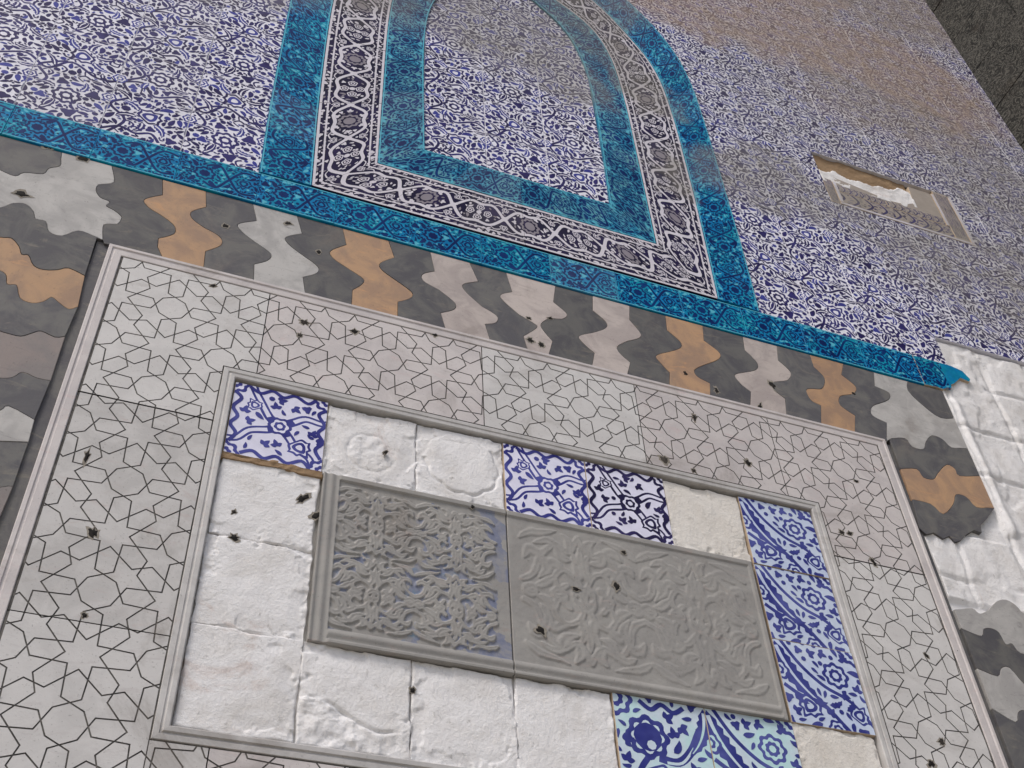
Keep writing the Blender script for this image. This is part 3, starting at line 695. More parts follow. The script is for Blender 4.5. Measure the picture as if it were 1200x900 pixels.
# ------------------------------------------------------------------ joggled stone border
def W(pts): return [P(*q) for q in pts]
ZT, ZB = 2.709, 2.382                       # upper and lower edge of the top run
bord = thing('joggled_border', 'border of interlocking wavy dark, tan and pale stones along the marble frame', 'stone border')
rg_s = random.Random(5)
def put_stone(poly, mat, root=bord, yf=-.011, smooth=3):
    poly = ccw(poly); m = MB(); m.prism(inset(poly, .0006), yf + rg_s.uniform(-.0006, .0006), .02, mat, .0006)
    return m.obj('stone', root)
J = {  # joints traced from the top edge to the bottom edge
 'L0r': [(130, 199), (133, 217), (115, 220), (112, 227), (117, 235), (128, 240), (124, 245), (133, 250), (142, 258), (137, 266), (121, 267), (120, 285)],
 'T1l': [(189, 217), (190, 232), (172.5, 238), (176, 247), (187, 255), (200, 267), (200, 277), (185, 283), (184, 293), (190, 307)],
 'T1r': [(240, 230), (241, 246), (227, 252), (227, 260), (238, 270), (253, 280), (255, 290), (240, 298), (238, 317)],
 'G2l': [(295, 245), (300, 262), (282, 267), (287, 277), (298, 287), (313, 300), (310, 308), (297, 313), (297, 330)],
 'G2r': [(347, 259), (353, 277), (337.5, 282), (340, 290), (353, 302), (368, 315), (367, 323), (354, 328), (357, 347)],
 'T3l': [(400, 275), (405, 290), (390, 298), (393, 307), (407, 318), (422, 330), (420, 337), (412, 343), (411, 359)],
 'T3r': [(454, 290), (461, 305), (448, 312), (449, 320), (463, 332), (478, 345), (477, 352), (465, 357), (465, 372)],
 'W4l': [(503, 304), (508, 321), (497, 325), (498, 333), (513, 343), (528, 357), (528, 365), (515, 370), (521, 386)],
 'W4r': [(549, 313), (559, 333), (545, 337), (547, 345), (563, 362), (578, 373), (577, 381), (567, 383), (573, 400)],
 'P5l': [(592, 328), (599, 345), (588, 349), (592, 357), (607, 372), (622, 382), (624, 387), (612, 397), (617, 412)],
 'P5r': [(650, 343), (647, 357), (660, 370), (657, 376), (643, 377), (635, 386), (646, 403), (641, 417)],
 'K6l': [(694, 357), (693, 367), (706, 380), (705, 387), (693, 393), (680, 398), (685, 407), (695, 417), (692, 431)],
 'K6r': [(737, 367), (736, 378), (746, 392), (745, 398), (733, 403), (724, 410), (727, 418), (737, 428), (733, 442)],
 'T7l': [(780, 382), (780, 390), (793, 403), (793, 410), (783, 415), (770, 421), (775, 430), (783, 440), (782, 452)],
 'T7r': [(823, 390), (823, 402), (838, 415), (837, 423), (825, 430), (815, 437), (818, 445), (830, 452), (830, 465)],
 'K8l': [(870, 402), (871, 413), (883, 427), (882, 435), (862, 443), (868, 453), (878, 462), (877, 478)],
 'K8r': [(909, 410), (910, 425), (922, 438), (920, 447), (905, 452), (907, 460), (918, 470), (919, 487)],
 'T9l': [(948, 422), (952, 433), (962, 445), (960, 457), (945, 460), (950, 472), (960, 478), (960, 499)],
 'T9r': [(986, 428), (984, 442), (998, 455), (997, 463), (984, 468), (985, 478), (1000, 490), (999, 508)],
 'L10l': [(1022, 439), (1023, 455), (1037, 462), (1037, 470), (1022, 480), (1023, 490), (1037, 498), (1036, 517)],
}
def joint(k):
    w = W(J[k]); w[0] = (w[0][0], ZT)
    w[-1] = (w[-1][0], ZB)
    if len(w) == 8: w.insert(4, ((w[3][0] + w[4][0]) / 2, (w[3][1] + w[4][1]) / 2))
    if k == 'L0r': return cr(w, 4, T=.75)
    def lobe(a, p, q, b):
        def push(c):
            dx, dz = b[0] - a[0], b[1] - a[1]; t = ((c[0] - a[0]) * dx + (c[1] - a[1]) * dz) / (dx * dx + dz * dz)
            f = (a[0] + dx * t, a[1] + dz * t); return (c[0] + (c[0] - f[0]) * .22, c[1] + (c[1] - f[1]) * .22)
        return cr([a, push(p), push(q), b], 5)
    return [w[0]] + lobe(*w[1:5]) + lobe(*w[4:8])[1:] + w[8:]
JW = {k: joint(k) for k in J}
seq = [('T1l', 'T1r', M_TAN), ('G2l', 'G2r', M_LGREY), ('T3l', 'T3r', M_TAN), ('W4l', 'W4r', M_PINKS), ('P5l', 'P5r', M_PINKS), ('K6l', 'K6r', M_PINKS),
       ('T7l', 'T7r', M_TAN), ('K8l', 'K8r', M_PINKS), ('T9l', 'T9r', M_TAN)]
XL, XR = -1.505, 1.503                      # outer edges of the border
FX0, FX1 = -1.188, 1.188                    # next to the frame's dark strips
# corner and left run
def far(x, z, px, py):
    """evenly spaced points from the border's outer edge to where the photo begins"""
    q = P(px, py); n = max(1, int(abs(q[0] - x) / .035)); return [(x + (q[0] - x) * k / n, z + (q[1] - z) * k / n + (.008 * math.sin(k * 1.9) if k else 0)) for k in range(n)]
c_top = cr(W([(72, 182), (71, 190), (70, 198), (57, 201), (50, 207.5), (28, 206), (17.5, 210), (0, 203)]) + [(XL, 2.585)], 3)
c_bot = cr(W([(120, 285), (107, 279), (91, 274), (72, 280), (57, 275), (53, 263), (41, 260), (39, 252), (30, 243), (15, 242), (0, 247)]) + far(XL, 2.405, 0, 247)[::-1], 3)
c_top[0] = (c_top[0][0], ZT)
l0 = W(J['L0r']); l0[0] = (l0[0][0], ZT); JL = cr(l0, 4, T=.75)[:-1] + [c_bot[0]]; JW['L0r'] = JL + [(FX0 + .02, ZB)]
prev = 'L0r'
for a, b_, mt in seq:
    put_stone(JW[prev] + JW[a][::-1], M_SLATE); put_stone(JW[a] + JW[b_][::-1], mt); prev = b_
put_stone(JW['T9r'] + JW['L10l'][::-1], M_SLATE)
put_stone(c_top[::-1] + JL + c_bot[1:], M_LGREY)
put_stone([(XL, ZT)] + c_top, M_SLATE)
t20t = cr(far(XL, 2.34, 0, 282) + W([(0, 282), (13, 283), (22, 293), (25, 302), (33, 303), (39, 315), (51, 320), (67, 320), (80, 318), (99, 327)]), 3)
t20b = cr(far(XL, 2.225, 0, 321) + W([(0, 321), (7, 327), (8, 337), (19, 338), (23, 353), (37, 359), (51, 357), (60, 352), (68, 358), (80, 366), (91, 363)]), 3)
put_stone(c_bot[::-1] + [(FX0, c_bot[0][1])] + t20t[::-1], M_SLATE)
put_stone(t20t + t20b[::-1], M_TAN)
l21t = cr(far(XL, 2.02, 0, 392) + W([(0, 392), (10, 395), (24, 398), (38, 394), (48, 392), (64, 399), (76, 398)]), 3)
l21b = cr(far(XL, 1.87, 0, 447) + W([(0, 447), (15, 446), (26, 440), (43, 447), (59, 450)]), 3)
put_stone(t20b + l21t[::-1], M_SLATE); put_stone(l21t + l21b[::-1], M_BROWN)
l22t = cr(far(XL, 1.74, 0, 485) + W([(0, 485), (10, 480), (40, 496)]), 3); l22b = cr(far(XL, 1.66, 0, 521) + W([(0, 521), (33, 522)]), 3)
put_stone(l21b + l22t[::-1], M_SLATE); put_stone(l22t + l22b[::-1], M_LGREY)
l23t = cr([(XL, 1.50), (-1.38, 1.54), (-1.3, 1.50)] + W([(0, 575), (15, 574)]), 3); l23b = cr([(XL, 1.38), (-1.4, 1.42), (-1.28, 1.40), (-1.188, 1.42)], 3)
put_stone(l22b + l23t[::-1], M_SLATE); put_stone(l23t + l23b[::-1], M_BROWN)
zz = 1.30
last = l23b
for k in range(4):
    a = cr([(XL, zz), (-1.42, zz + .03), (-1.33, zz - .02), (-1.25, zz + .03), (-1.188, zz)], 4); b_ = [(x, z - .12) for x, z in a]
    put_stone(last + a[::-1], M_SLATE); put_stone(a + b_[::-1], (M_TAN, M_LGREY)[k % 2]); last = b_; zz -= .25
# right corner and right run
l10b = cr([P(1037, 517)] + W([(1058, 516), (1067, 526), (1080, 529), (1083, 520), (1090, 513), (1102, 517), (1113, 527), (1127, 527)]), 3)
l10r = cr(W([(1120, 492), (1100, 492), (1080, 478), (1062, 460), (1062, 447)]), 3); l10r[-1] = (l10r[-1][0], ZT); l10r[0] = (XR, l10r[0][1])
l10b[-1] = (XR, l10b[-1][1]); l10b[0] = (FX1, l10b[0][1])
put_stone(JW['L10l'][:-1] + [(JW['L10l'][-1][0], ZB)] + [(FX1 - .02, ZB - .004)] + l10b + l10r, M_LGREY)
put_stone(l10r + [(XR, ZT)], M_SLATE)
t13t = cr(W([(1053, 552), (1072, 552), (1080, 562), (1092, 564), (1097, 557), (1107, 547), (1117, 552), (1122, 560), (1146, 560)]), 3)
t13b = cr(W([(1063, 587), (1088, 593), (1103, 605), (1115, 593), (1118, 582), (1130, 585), (1142, 597), (1158, 597)]), 3)
t13t[0] = (FX1, t13t[0][1]); t13t[-1] = (XR, t13t[-1][1]); t13b[0] = (FX1, t13b[0][1]); t13b[-1] = (XR, t13b[-1][1])
put_stone(l10b + t13t[::-1], M_SLATE); put_stone(t13t + t13b[::-1], M_TAN)
brk = [P(*q) for q in [(1153, 612), (1147, 618), (1148, 627), (1139, 624), (1130, 629), (1124, 636), (1117, 638), (1110, 631), (1103, 634), (1092, 627), (1083, 629), (1075, 622)]]
o = put_stone(t13b + brk, M_SLATE); tag(o, 'dark stone with a ragged broken lower edge')
low = thing('joggled_border', 'lower remnant of wavy grey and dark border stones below the bare plaster', 'stone border')
g15t = cr(W([(1118, 717), (1136, 715), (1144, 721), (1150, 720), (1156, 716), (1165, 707), (1176, 705), (1188, 712), (1198, 722)]) + [(XR, 1.80)], 3)
g15b = cr(W([(1122, 738), (1135, 744), (1148, 748), (1150, 740), (1158, 739), (1168, 744), (1176, 758), (1183, 757), (1193, 768)]) + [(1.42, 1.66), (XR, 1.655)], 3)
g17t = cr(W([(1143, 786), (1166, 795), (1170, 786), (1180, 785), (1198, 805)]) + [(1.38, 1.53), (XR, 1.55)], 3)
g17b = cr(W([(1160, 833), (1187, 849), (1190, 838), (1200, 836)]) + [(1.36, 1.44), (XR, 1.43)], 3)
for q in (g15t, g15b, g17t, g17b): q[0] = (FX1, q[0][1])
put_stone(g15t + g15b[::-1], M_LGREY, low); put_stone(g15b + g17t[::-1], M_SLATE, low); put_stone(g17t + g17b[::-1], M_LGREY, low)
zz = 1.30; last = g17b
for k in range(4):
    a = cr([(FX1, zz), (1.25, zz - .02), (1.33, zz + .02), (1.42, zz - .02), (XR, zz)], 4); b_ = [(x, z - .11) for x, z in a]
    put_stone(last + a[::-1], M_SLATE, low); put_stone(a + b_[::-1], (M_TAN, M_LGREY)[k % 2], low); last = b_; zz -= .25
# dark fillet left of the frame; right strip paints the frame's shadow in a groove
for x0, x1, zt in ((-1.1865, -1.1545, c_bot[0][1] - .001), (1.163, 1.187, 2.375)):
    m = MB(); m.prism([(x0, .62), (x1, .62), (x1, zt), (x0, zt)], -.004, .02, M_SLATE, .001); m.obj('dark_strip', bord)

# ------------------------------------------------------------------ marble frame with incised star pattern
fr = thing('marble_frame', 'rectangular white marble frame incised with star and polygon pattern', 'stone frame')
OX0, OX1, OZ1 = -1.154, 1.161, 2.379
IX0, IX1, IZ1, IZ0 = -.790, .802, 2.008, 1.098
OZ0 = .727
PXo0, PXi0, PXi1, PXo1 = -1.113, -.823, .835, 1.120
PZo1, PZi1, PZi0, PZo0 = 2.341, 2.043, 1.064, .766
AX, AZ, LX, LZ = .2757, .2815, -.969, 2.199
def girih_cells(nx0, nx1, nz0, nz1, th=math.radians(64)):
    r = .295
    def cellset(i, j):
        c = (i + .5, j + .5)
        V = lambda cx, cy, k: (cx + r * math.cos(k * math.pi / 4), cy + r * math.sin(k * math.pi / 4))
        out = [[V(*c, k) for k in range(8)]]
        # two pentagons across the lower side, two across the left side
        out.append([(i, j), V(i + .5, j - .5, 3), V(i + .5, j - .5, 2), V(*c, 6), V(*c, 5)])
        out.append([(i + 1, j), V(*c, 7), V(*c, 6), V(i + .5, j - .5, 2), V(i + .5, j - .5, 1)])
        out.append([(i, j), V(*c, 5), V(*c, 4), V(i - .5, j + .5, 0), V(i - .5, j + .5, 7)])
        out.append([(i, j + 1), V(i - .5, j + .5, 1), V(i - .5, j + .5, 0), V(*c, 4), V(*c, 3)])
        return [ccw(q) for q in out]
    allp = [q for i in range(nx0, nx1) for j in range(nz0, nz1) for q in cellset(i, j)]
    key = lambda p: (round(p[0], 4), round(p[1], 4))
    cells = []; around = {}
    for q in allp:
        n = len(q); mids = [((q[k][0] + q[(k + 1) % n][0]) / 2, (q[k][1] + q[(k + 1) % n][1]) / 2) for k in range(n)]; star = []
        for k in range(n):            # corner k+1 between edges k and k+1
            a, b_, c = q[k], q[(k + 1) % n], q[(k + 2) % n]; m1, m2 = mids[k], mids[(k + 1) % n]
            d1 = math.atan2(b_[1] - a[1], b_[0] - a[0]) + th; d2 = math.atan2(b_[1] - c[1], b_[0] - c[0]) - th
            u1 = (math.cos(d1), math.sin(d1)); u2 = (math.cos(d2), math.sin(d2)); det = u1[0] * -u2[1] + u2[0] * u1[1]
            s_ = ((m2[0] - m1[0]) * -u2[1] + u2[0] * (m2[1] - m1[1])) / det
            X = (m1[0] + u1[0] * s_, m1[1] + u1[1] * s_)
            star += [m1, X]; around.setdefault(key(b_), []).append((m1, X, m2))
        cells.append(star)
    for v, L in around.items():
        pts = {}
        for m1, X, m2 in L:
            for p in (m1, X, m2): pts[key(p)] = p
        ang = sorted(pts.values(), key=lambda p: math.atan2(p[1] - v[1], p[0] - v[0]))
        if len(L) >= 3 and len(ang) == 2 * len(L): cells.append(ang)
    return cells
def girih_world():
    out = []; c45 = math.sqrt(.5)
    for q in girih_cells(-7, 11, -15, 4):
        w = []
        for u, v in q:
            x, z = (u - v) * .5, (u + v) * .5          # turned 45 degrees; L sites one period apart
            w.append((LX + x * AX, LZ + z * AZ))
        out.append(ccw(w))
    return out
CELLS = [inset(q, .0015) for q in girih_world()]
CB = [(min(p[0] for p in q), max(p[0] for p in q), min(p[1] for p in q), max(p[1] for p in q)) for q in CELLS]
def star_slab(rects, margin, mat, label=None):
    """rects: pattern windows; margin: plain marble strips; all one slab"""
    m = MB(); yf = -.016
    for x0, x1, z0, z1 in rects:
        a = x0 - (.0055 if x0 == PXo0 else .0035 if x0 == PXi1 else 0); b_ = x1 + (.0055 if x1 == PXo1 else .0035 if x1 == PXi0 else 0)
        c = z0 - (.0055 if z0 == PZo0 else .0035 if z0 == PZi1 and x0 > PXi0 - .2 and x1 < PXi1 + .2 and not (a == x0 - .0055) else 0); d = z1 + (.0055 if z1 == PZo1 else .0035 if z1 == PZi0 else 0)
        m.box(a, b_, yf + .0011, .02, c, d, M_GROOVE)
    for x0, x1, z0, z1 in margin: m.box(x0, x1, yf, .0199, z0, z1, mat)
    o = m.obj('slab', fr)
    if label: tag(o, label)
    p = MB()
    for x0, x1, z0, z1 in rects:
        for q, b_ in zip(CELLS, CB):
            if b_[1] <= x0 or b_[0] >= x1 or b_[3] <= z0 or b_[2] >= z1: continue
            c = q if (b_[0] >= x0 and b_[1] <= x1 and b_[2] >= z0 and b_[3] <= z1) else clip(q, x0, x1, z0, z1)
            if len(c) >= 3 and abs(area(c)) > 2e-6: p.prism(c, yf - .0004, yf + .003, mat, 0, M_GROOVE)
    p.obj('star_pattern', o)
gp = .0012; gl = .003                      # slab joints; groove along the border of the pattern
def win(x0, x1, z0, z1, ex=(0, 0, 0, 0)): return (x0 + ex[0] * gl, x1 - ex[1] * gl, z0 + ex[2] * gl, z1 - ex[3] * gl)
topx = [PXo0, -.742, -.158, .303, .737, PXo1]
mats_top = [M_MARBLE, M_MARBLE_P, M_MARBLE, M_MARBLE_P, M_MARBLE_P]
for k in range(5):
    a, b_ = topx[k] + (gp if k else 0), topx[k + 1] - (gp if k < 4 else 0)
    rects = [(a, b_, PZi1, PZo1)]; mar = []
    if k == 0: rects.append((PXo0, PXi0, 1.862, PZi1))
    if k == 4: rects.append((PXi1, PXo1, 1.86, PZi1))
    star_slab(rects, mar, mats_top[k])
for (x0, x1) in ((PXo0, PXi0), (PXi1, PXo1)):
    zs = [1.859, 1.282, PZo0] if x0 < 0 else [1.857, 1.24, PZo0]
    for k in range(2): star_slab([(x0, x1, zs[k + 1] + gp, zs[k] - gp)], [], (M_MARBLE_G, M_MARBLE)[k] if x0 < 0 else M_MARBLE)
bx = [PXi0 + .001, -.715, -.15, .4, PXi1 - .001]
for k in range(4): star_slab([(bx[k] + gp, bx[k + 1] - gp, PZo0, PZi0)], [], (M_MARBLE_G, M_MARBLE_P)[k % 2])
# mouldings: mitred rings; (offset from outer edge, offset, height)
def ring(x0, x1, z0, z1, prof, mat, name):
    """prof: list of (inset from the rectangle, height); four mitred bars"""
    cs = [[(x0 + d, z0 + d), (x1 - d, z0 + d), (x1 - d, z1 - d), (x0 + d, z1 - d)] for d, h in prof]
    for k in range(4):
        m = MB(); m2 = (k + 1) % 4
        for i in range(len(prof) - 1):
            a, b_, c, d = cs[i][k], cs[i][m2], cs[i + 1][m2], cs[i + 1][k]
            m.face([(a[0], -prof[i][1], a[1]), (b_[0], -prof[i][1], b_[1]), (c[0], -prof[i + 1][1], c[1]), (d[0], -prof[i + 1][1], d[1])], mat)
        m.obj(name, fr)
ring(OX0, OX1, OZ0, OZ1, [(0, -.01), (0, .018), (.0015, .0195), (.009, .0195), (.0115, .0165), (.015, .0163), (.0170, .0182), (.0335, .0178), (.0352, .0165), (.0354, .012)], M_MARBLE_P, 'outer_moulding')
ring(PXi0, PXi1, PZi0, PZi1, [(.0034, .012), (.0034, .0165), (.0045, .018), (.015, .018), (.017, .0155), (.0195, .0155), (.022, .0192), (.031, .0192), (.0335, .017), (.0335, -.01)], M_MARBLE_G, 'inner_moulding')

# ------------------------------------------------------------------ surviving tiles and plaster beds inside the frame
su = thing('tile_surround', 'ring of surviving blue floral tiles and bare plaster beds around the carved panel', 'tile panel')
GX = [-.787 + .2265 * k for k in range(8)]; GZ = [2.003 - .2255 * k for k in range(5)]
ARTS = {'A': (art_a(), M_WHITE_A), 'A2': (art_a(M_DARK_A, 8), M_WHITE_A), 'B': (art_b(), M_PALE_B), 'C': (art_c(), M_PALE_C), 'C2': (art_b(M_BLUE_B, M_PALE_C, 12), M_PALE_C)}
TM = {k: tile_mesh('tile', a, 0, 0, 0, 1, 0, 1, .2265, .2255, g_) for k, (a, g_) in ARTS.items()}
lay = {(0, 0): 'A', (3, 0): 'A', (4, 0): 'A2', (6, 0): 'B', (6, 1): 'B', (6, 2): 'B', (4, 3): 'C', (5, 3): 'C2'}
rg = random.Random(21)
lab = {(0, 0): 'chipped blue floral tile in the upper left corner of the ring', (4, 0): 'floral tile painted in darker black-blue', (6, 2): 'blue tile with a grimy lower edge'}
for (i, j), k in lay.items():
    o = link('tile', TM[k], su, (GX[i], -.001 + rg.uniform(-.001, .001), GZ[j + 1] + EYE), (rg.uniform(-.006, .006), 0, rg.uniform(-.006, .006)))
    if (i, j) in lab: tag(o, lab[(i, j)])
def bed_h(i, j, special=None):
    sd_ = i * 7 + j * 31
    def h(X, Z):
        u = (X - GX[i]) / .2265; v = (Z - GZ[j + 1]) / .2255
        e = np.minimum(np.minimum(u, 1 - u), np.minimum(v, 1 - v))
        n = fbm(X * 14, Z * 14, sd_, 4) - .5; n2 = fbm(X * 45, Z * 45, sd_ + 3, 3) - .5
        wob = (fbm(X * 25, Z * 25, sd_ + 9, 3) - .5) * .09
        H = .0085 + n * .0022 + n2 * .0012 - .007 * (1 - sstep(-.004, .016, e + wob * .45)) * sstep(.35, .5, fbm(X * 6, Z * 6, 400, 3))
        H -= .0035 * sstep(.52, .56, fbm(X * 11, Z * 11, sd_ + 40, 5)) * (1 - sstep(.03, .22, e))   # lumps near the edges
        H += (fbm(X * 70, Z * 70, sd_ + 50, 3) - .5) * .010 * (1 - sstep(.0, .09, e + wob)) * sstep(.4, .55, fbm(X * 7, Z * 7, sd_ + 60, 3))
        if special == 'medallion':
            r = np.hypot(u - .5, (v - .42) * 1.0)
            H += np.where(r < .26, (fbm(X * 60, Z * 60, 5, 3) - .5) * .006, 0) - .0012 * np.exp(-((r - .26) / .018) ** 2)
        if special == 'scallop':
            a = np.arctan2(v - .55, u - .52); r = np.hypot(u - .52, (v - .55)); R_ = .40 + .03 * np.abs(np.cos(a * 5))
            H -= .004 * np.exp(-((r - R_) / .016) ** 2) * (np.abs(a + 1.3) < 2.0)
            H += .001 * (r < R_)
        if special == 'scrape':
            a = .34 + .12 * np.sin(u * 5 + 1); H -= .005 * np.exp(-((v - a) / .02) ** 2) * sstep(.2, .3, u) * (1 - sstep(.8, .9, u))
            H += (fbm(X * 40, Z * 40, 77, 4) - .5) * .012 * (v < a)
        return H
    return h
spec = {(1, 0): 'medallion', (2, 0): 'scallop', (1, 3): 'scrape'}
for i in range(7):
    for j in range(4):
        if (i, j) in lay or (1 <= i <= 5 and 1 <= j <= 2): continue
        me = field_mesh('plaster_bed', GX[i] + .0005, GX[i + 1] - .0005, GZ[j + 1] + .0005, GZ[j] - .0005, 90, 90, bed_h(i, j, spec.get((i, j))), [M_PLASTER if (i, j) not in ((5, 0), (6, 3)) else M_PLASTER2], .02, edge=.007, seed=i * 5 + j)
        o = link('plaster_bed', me, su)
        if (i, j) == (1, 0): tag(o, 'plaster bed with faint scratched medallion')
        if (i, j) == (2, 0): tag(o, 'plaster bed with scalloped groove outline')
me = field_mesh('mortar_ridge', GX[0] - .004, GX[1] + .004, GZ[1] - .016, GZ[1] + .003, 90, 10, lambda X, Z: .0115 + (fbm(X * 45, Z * 45, 15, 3) - .5) * .014 * sstep(GZ[1] - .02, GZ[1], Z + (fbm(X * 20, Z * 2, 16) - .5) * .02), [M_TAN_MORTAR], .0, edge=.012, seed=3)
link('mortar_ridge', me, su)
# mortar behind the ring
m = MB(); m.box(-.789, .80, .004, .03, 1.099, 2.006, M_PLASTER2); m.obj('backing', su)

# ------------------------------------------------------------------ carved grey panel (two slabs)
rp = thing('relief_panel', 'grey carved arabesque panel of two slabs framed by tiles and plaster', 'carved panel')
RX0, RXM, RX1, RZ0, RZ1 = -.556, -.109, .5615, 1.3265, 1.7765
def motif_leaves(w, h, rg):
    """mirror-symmetric arabesque of split leaves and stems: (points, half widths)"""
    pts, wid = [], []
    def add(p, wmax, prof='leaf'):
        c = np.array(cr(p, 9)); n = len(c); t = np.linspace(0, 1, n)
        pr = np.sin(np.pi * np.clip(t, .03, .97) ** .7) if prof == 'leaf' else np.ones(n)
        for mx in (0, 1):
            for my in (0, 1):
                q = c.copy()
                if mx: q[:, 0] = 1 - q[:, 0]
                if my: q[:, 1] = 1 - q[:, 1]
                pts.append(q * (w, h)); wid.append(wmax * pr + .002)
    k = min(w, h) / .45
    add([(.5, .5), (.44, .36), (.33, .30), (.25, .38), (.30, .46), (.36, .42)], .009 * k, 's')
    add([(0, .42), (.1, .36), (.16, .22), (.28, .12), (.4, .16), (.5, .05)], .009 * k, 's')
    add([(.0, .12), (.1, .06), (.2, .04), (.3, .02)], .012 * k)
    add([(.44, .36), (.47, .26), (.43, .16)], .019 * k); add([(.33, .30), (.24, .26), (.2, .34)], .016 * k)
    add([(.28, .12), (.33, .2), (.42, .22)], .017 * k); add([(.16, .22), (.08, .2), (.03, .26)], .017 * k)
    add([(.16, .24), (.2, .32), (.13, .40)], .017 * k); add([(.28, .12), (.2, .1), (.12, .14)], .015 * k)
    add([(.4, .16), (.42, .09), (.36, .04)], .014 * k); add([(.25, .38), (.18, .44), (.1, .46)], .017 * k)
    add([(.5, .42), (.45, .45), (.42, .5)], .015 * k); add([(.36, .5), (.3, .53), (.24, .5)], .013 * k); add([(0, .5), (.06, .47), (.12, .5)], .014 * k)
    add([(.5, .3), (.5, .2), (.5, .12)], .013 * k)
    return np.concatenate(pts), np.concatenate(wid)
def repeat_motif(w, h, nx, ny, rg):
    p, q = motif_leaves(w / nx, h / ny, rg); k = .52 * max(nx, ny) if ny > 1 else .62 * nx
    return np.concatenate([p + (i * w / nx, j * h / ny) for i in range(nx) for j in range(ny)]), np.tile(q * k, nx * ny)
def relief_h(x0, x1, depth, seed, rim):
    w, h = x1 - x0, RZ1 - RZ0; mgx = .035
    pts, wid = repeat_motif(w - 2 * mgx, h - .07, 2, 2 if rim else 1, random.Random(seed)); pts = pts + (x0 + mgx, RZ0 + .042)
    def H(X, Z):
        jx = (fbm(X * 16, Z * 16, seed) - .5) * .02; jz = (fbm(X * 16, Z * 16, seed + 5) - .5) * .02
        q = np.stack([(X + jx).ravel(), (Z + jz).ravel()], 1); best = np.full(len(q), 9.)
        for k in range(0, len(pts), 60):
            d = np.hypot(q[:, None, 0] - pts[None, k:k + 60, 0], q[:, None, 1] - pts[None, k:k + 60, 1]) / wid[None, k:k + 60]
            best = np.minimum(best, d.min(1))
        best = best.reshape(X.shape)
        rel = 1 - sstep(.6, 1.1, best); rel = rel * (.75 + .25 * sstep(0, .4, best))
        wear = .45 + .9 * fbm(X * 5, Z * 5, seed + 8, 3)
        hh = .015 + depth * (rel - 1) * np.clip(wear, .3, 1.1) + (fbm(X * 60, Z * 60, seed + 2, 3) - .5) * .0014
        bl = X - RX0; br = RX1 - X; bt = RZ1 - Z; bb = Z - RZ0
        hh = np.where(bb < .036, .0155 + .0014 * np.cos(np.clip(bb / .036, 0, 1) * 9), hh); hh = np.where(bb < .009, .019, hh)
        hh = np.where((bt < .014), .0165, hh)
        if rim: hh = np.where((bl < .040), .0152 + .0012 * np.cos(np.clip(bl / .04, 0, 1) * 12), hh); hh = np.where(bl < .006, .0165, hh)
        else: hh = np.where(br < .012, .016, hh)
        return hh
    return H
def pastefun(seed):
    def f(X, Z, H):
        mk = (H < .0122) & (fbm(X * 17, Z * 17, seed, 4) > .53 + .25 * sstep(-.25, -.1, X) * 0 - .10 * sstep(.25, 0, (Z - RZ0) / .45))
        return mk.astype(int)
    return f
me = field_mesh('slab', RX0, RXM - .0012, RZ0, RZ1, 210, 220, relief_h(RX0, RXM, .0042, 3, True), [M_RELIEF, M_PASTE], .0, pastefun(31))
tag(link('slab', me, rp), 'deeply carved grey slab with blue paste left in the hollows')
me = field_mesh('slab', RXM + .0012, RX1, RZ0, RZ1, 290, 200, relief_h(RXM, RX1, .0023, 9, False), [M_RELIEF], .0)
tag(link('slab', me, rp), 'shallowly carved plain grey slab')

# ------------------------------------------------------------------ bare plaster at the right, and the broken repair panel
pb = thing('plaster_patch', 'bare white plaster with block joints and rust stains right of the stone border', 'plaster')
def right_h(X, Z):
    n = fbm(X * 8, Z * 8, 61, 5) - .5; H = .006 + n * .010 + (fbm(X * 40, Z * 40, 62, 3) - .5) * .004
    wx = (fbm(X * 7, Z * 7, 63) - .5) * .028; wz = (fbm(X * 7, Z * 7, 64) - .5) * .028
    gx = np.abs(((X + wx - 1.52) / .2255 + .5) % 1 - .5) * .2255; gz = np.abs(((Z + wz - 3.01) / .2255 + .5) % 1 - .5) * .2255
    H -= (.009 * np.exp(-(gx / .006) ** 2) + .009 * np.exp(-(gz / .006) ** 2)) * sstep(.25, .45, fbm(X * 5, Z * 5, 70, 3)); H -= .004 * sstep(.54, .57, fbm(X * 6, Z * 6, 71, 5))
    H += .012 * np.exp(-((X - 1.535) / .02) ** 2) * (Z > 2.1) * (1 - sstep(2.66, 2.70, Z))                   # thick lip against the stones
    H = np.where(X < 1.508, np.where(Z > 2.06, -.004, np.where(Z < 1.80, -.004, H * .7)), H)
    dr = np.abs(((X + wx * 2 + (Z - 2) * .05) / .10) % 1 - .5); H += np.where((Z < 2.12) & (X < 1.5) & (Z > 1.8), .006 * dr, 0)
    return np.clip(H, -.006, .03)
me = field_mesh('plaster', 1.189, 2.795, .60, 3.0075, 240, 320, right_h, [M_PLASTER], .028); link('plaster', me, pb)
# small bordered panel let into the right field; its top is broken away to tan mortar and white plaster
rpn = thing('border_panel', 'small dusty panel with white border lines, its top broken to bare mortar', 'tile panel')
x0, x1, z0, z1 = REPAIR
AW = Art(4, 1, False, 60)
for k in range(9): AW.stroke([(k * .5 - .2, .0), (k * .5 + .1, .5), (k * .5 - .1, 1.)], .09, M_NAVY)
AW.fill(5, 500, [M_BGREY, M_NAVY, M_NAVY], .12, .3, 1.1)
def strip(nm, poly, y, mat, art=None):
    m = MB(); m.prism(poly, y, .02, mat, .001, M_BISQUE)
    if art:
        xs = [p[0] for p in poly]; zs = [p[1] for p in poly]; a0, a1, c0, c1 = min(xs), max(xs), min(zs), max(zs)
        if len(poly) > 4: c1 = c0 + .05
        AW.emit(m, 0.02, 3.98, .04, .96, lambda u, v: (a0 + (a1 - a0) * u / 4, c0 + (c1 - c0) * v), y)
    return m.obj(nm, rpn)
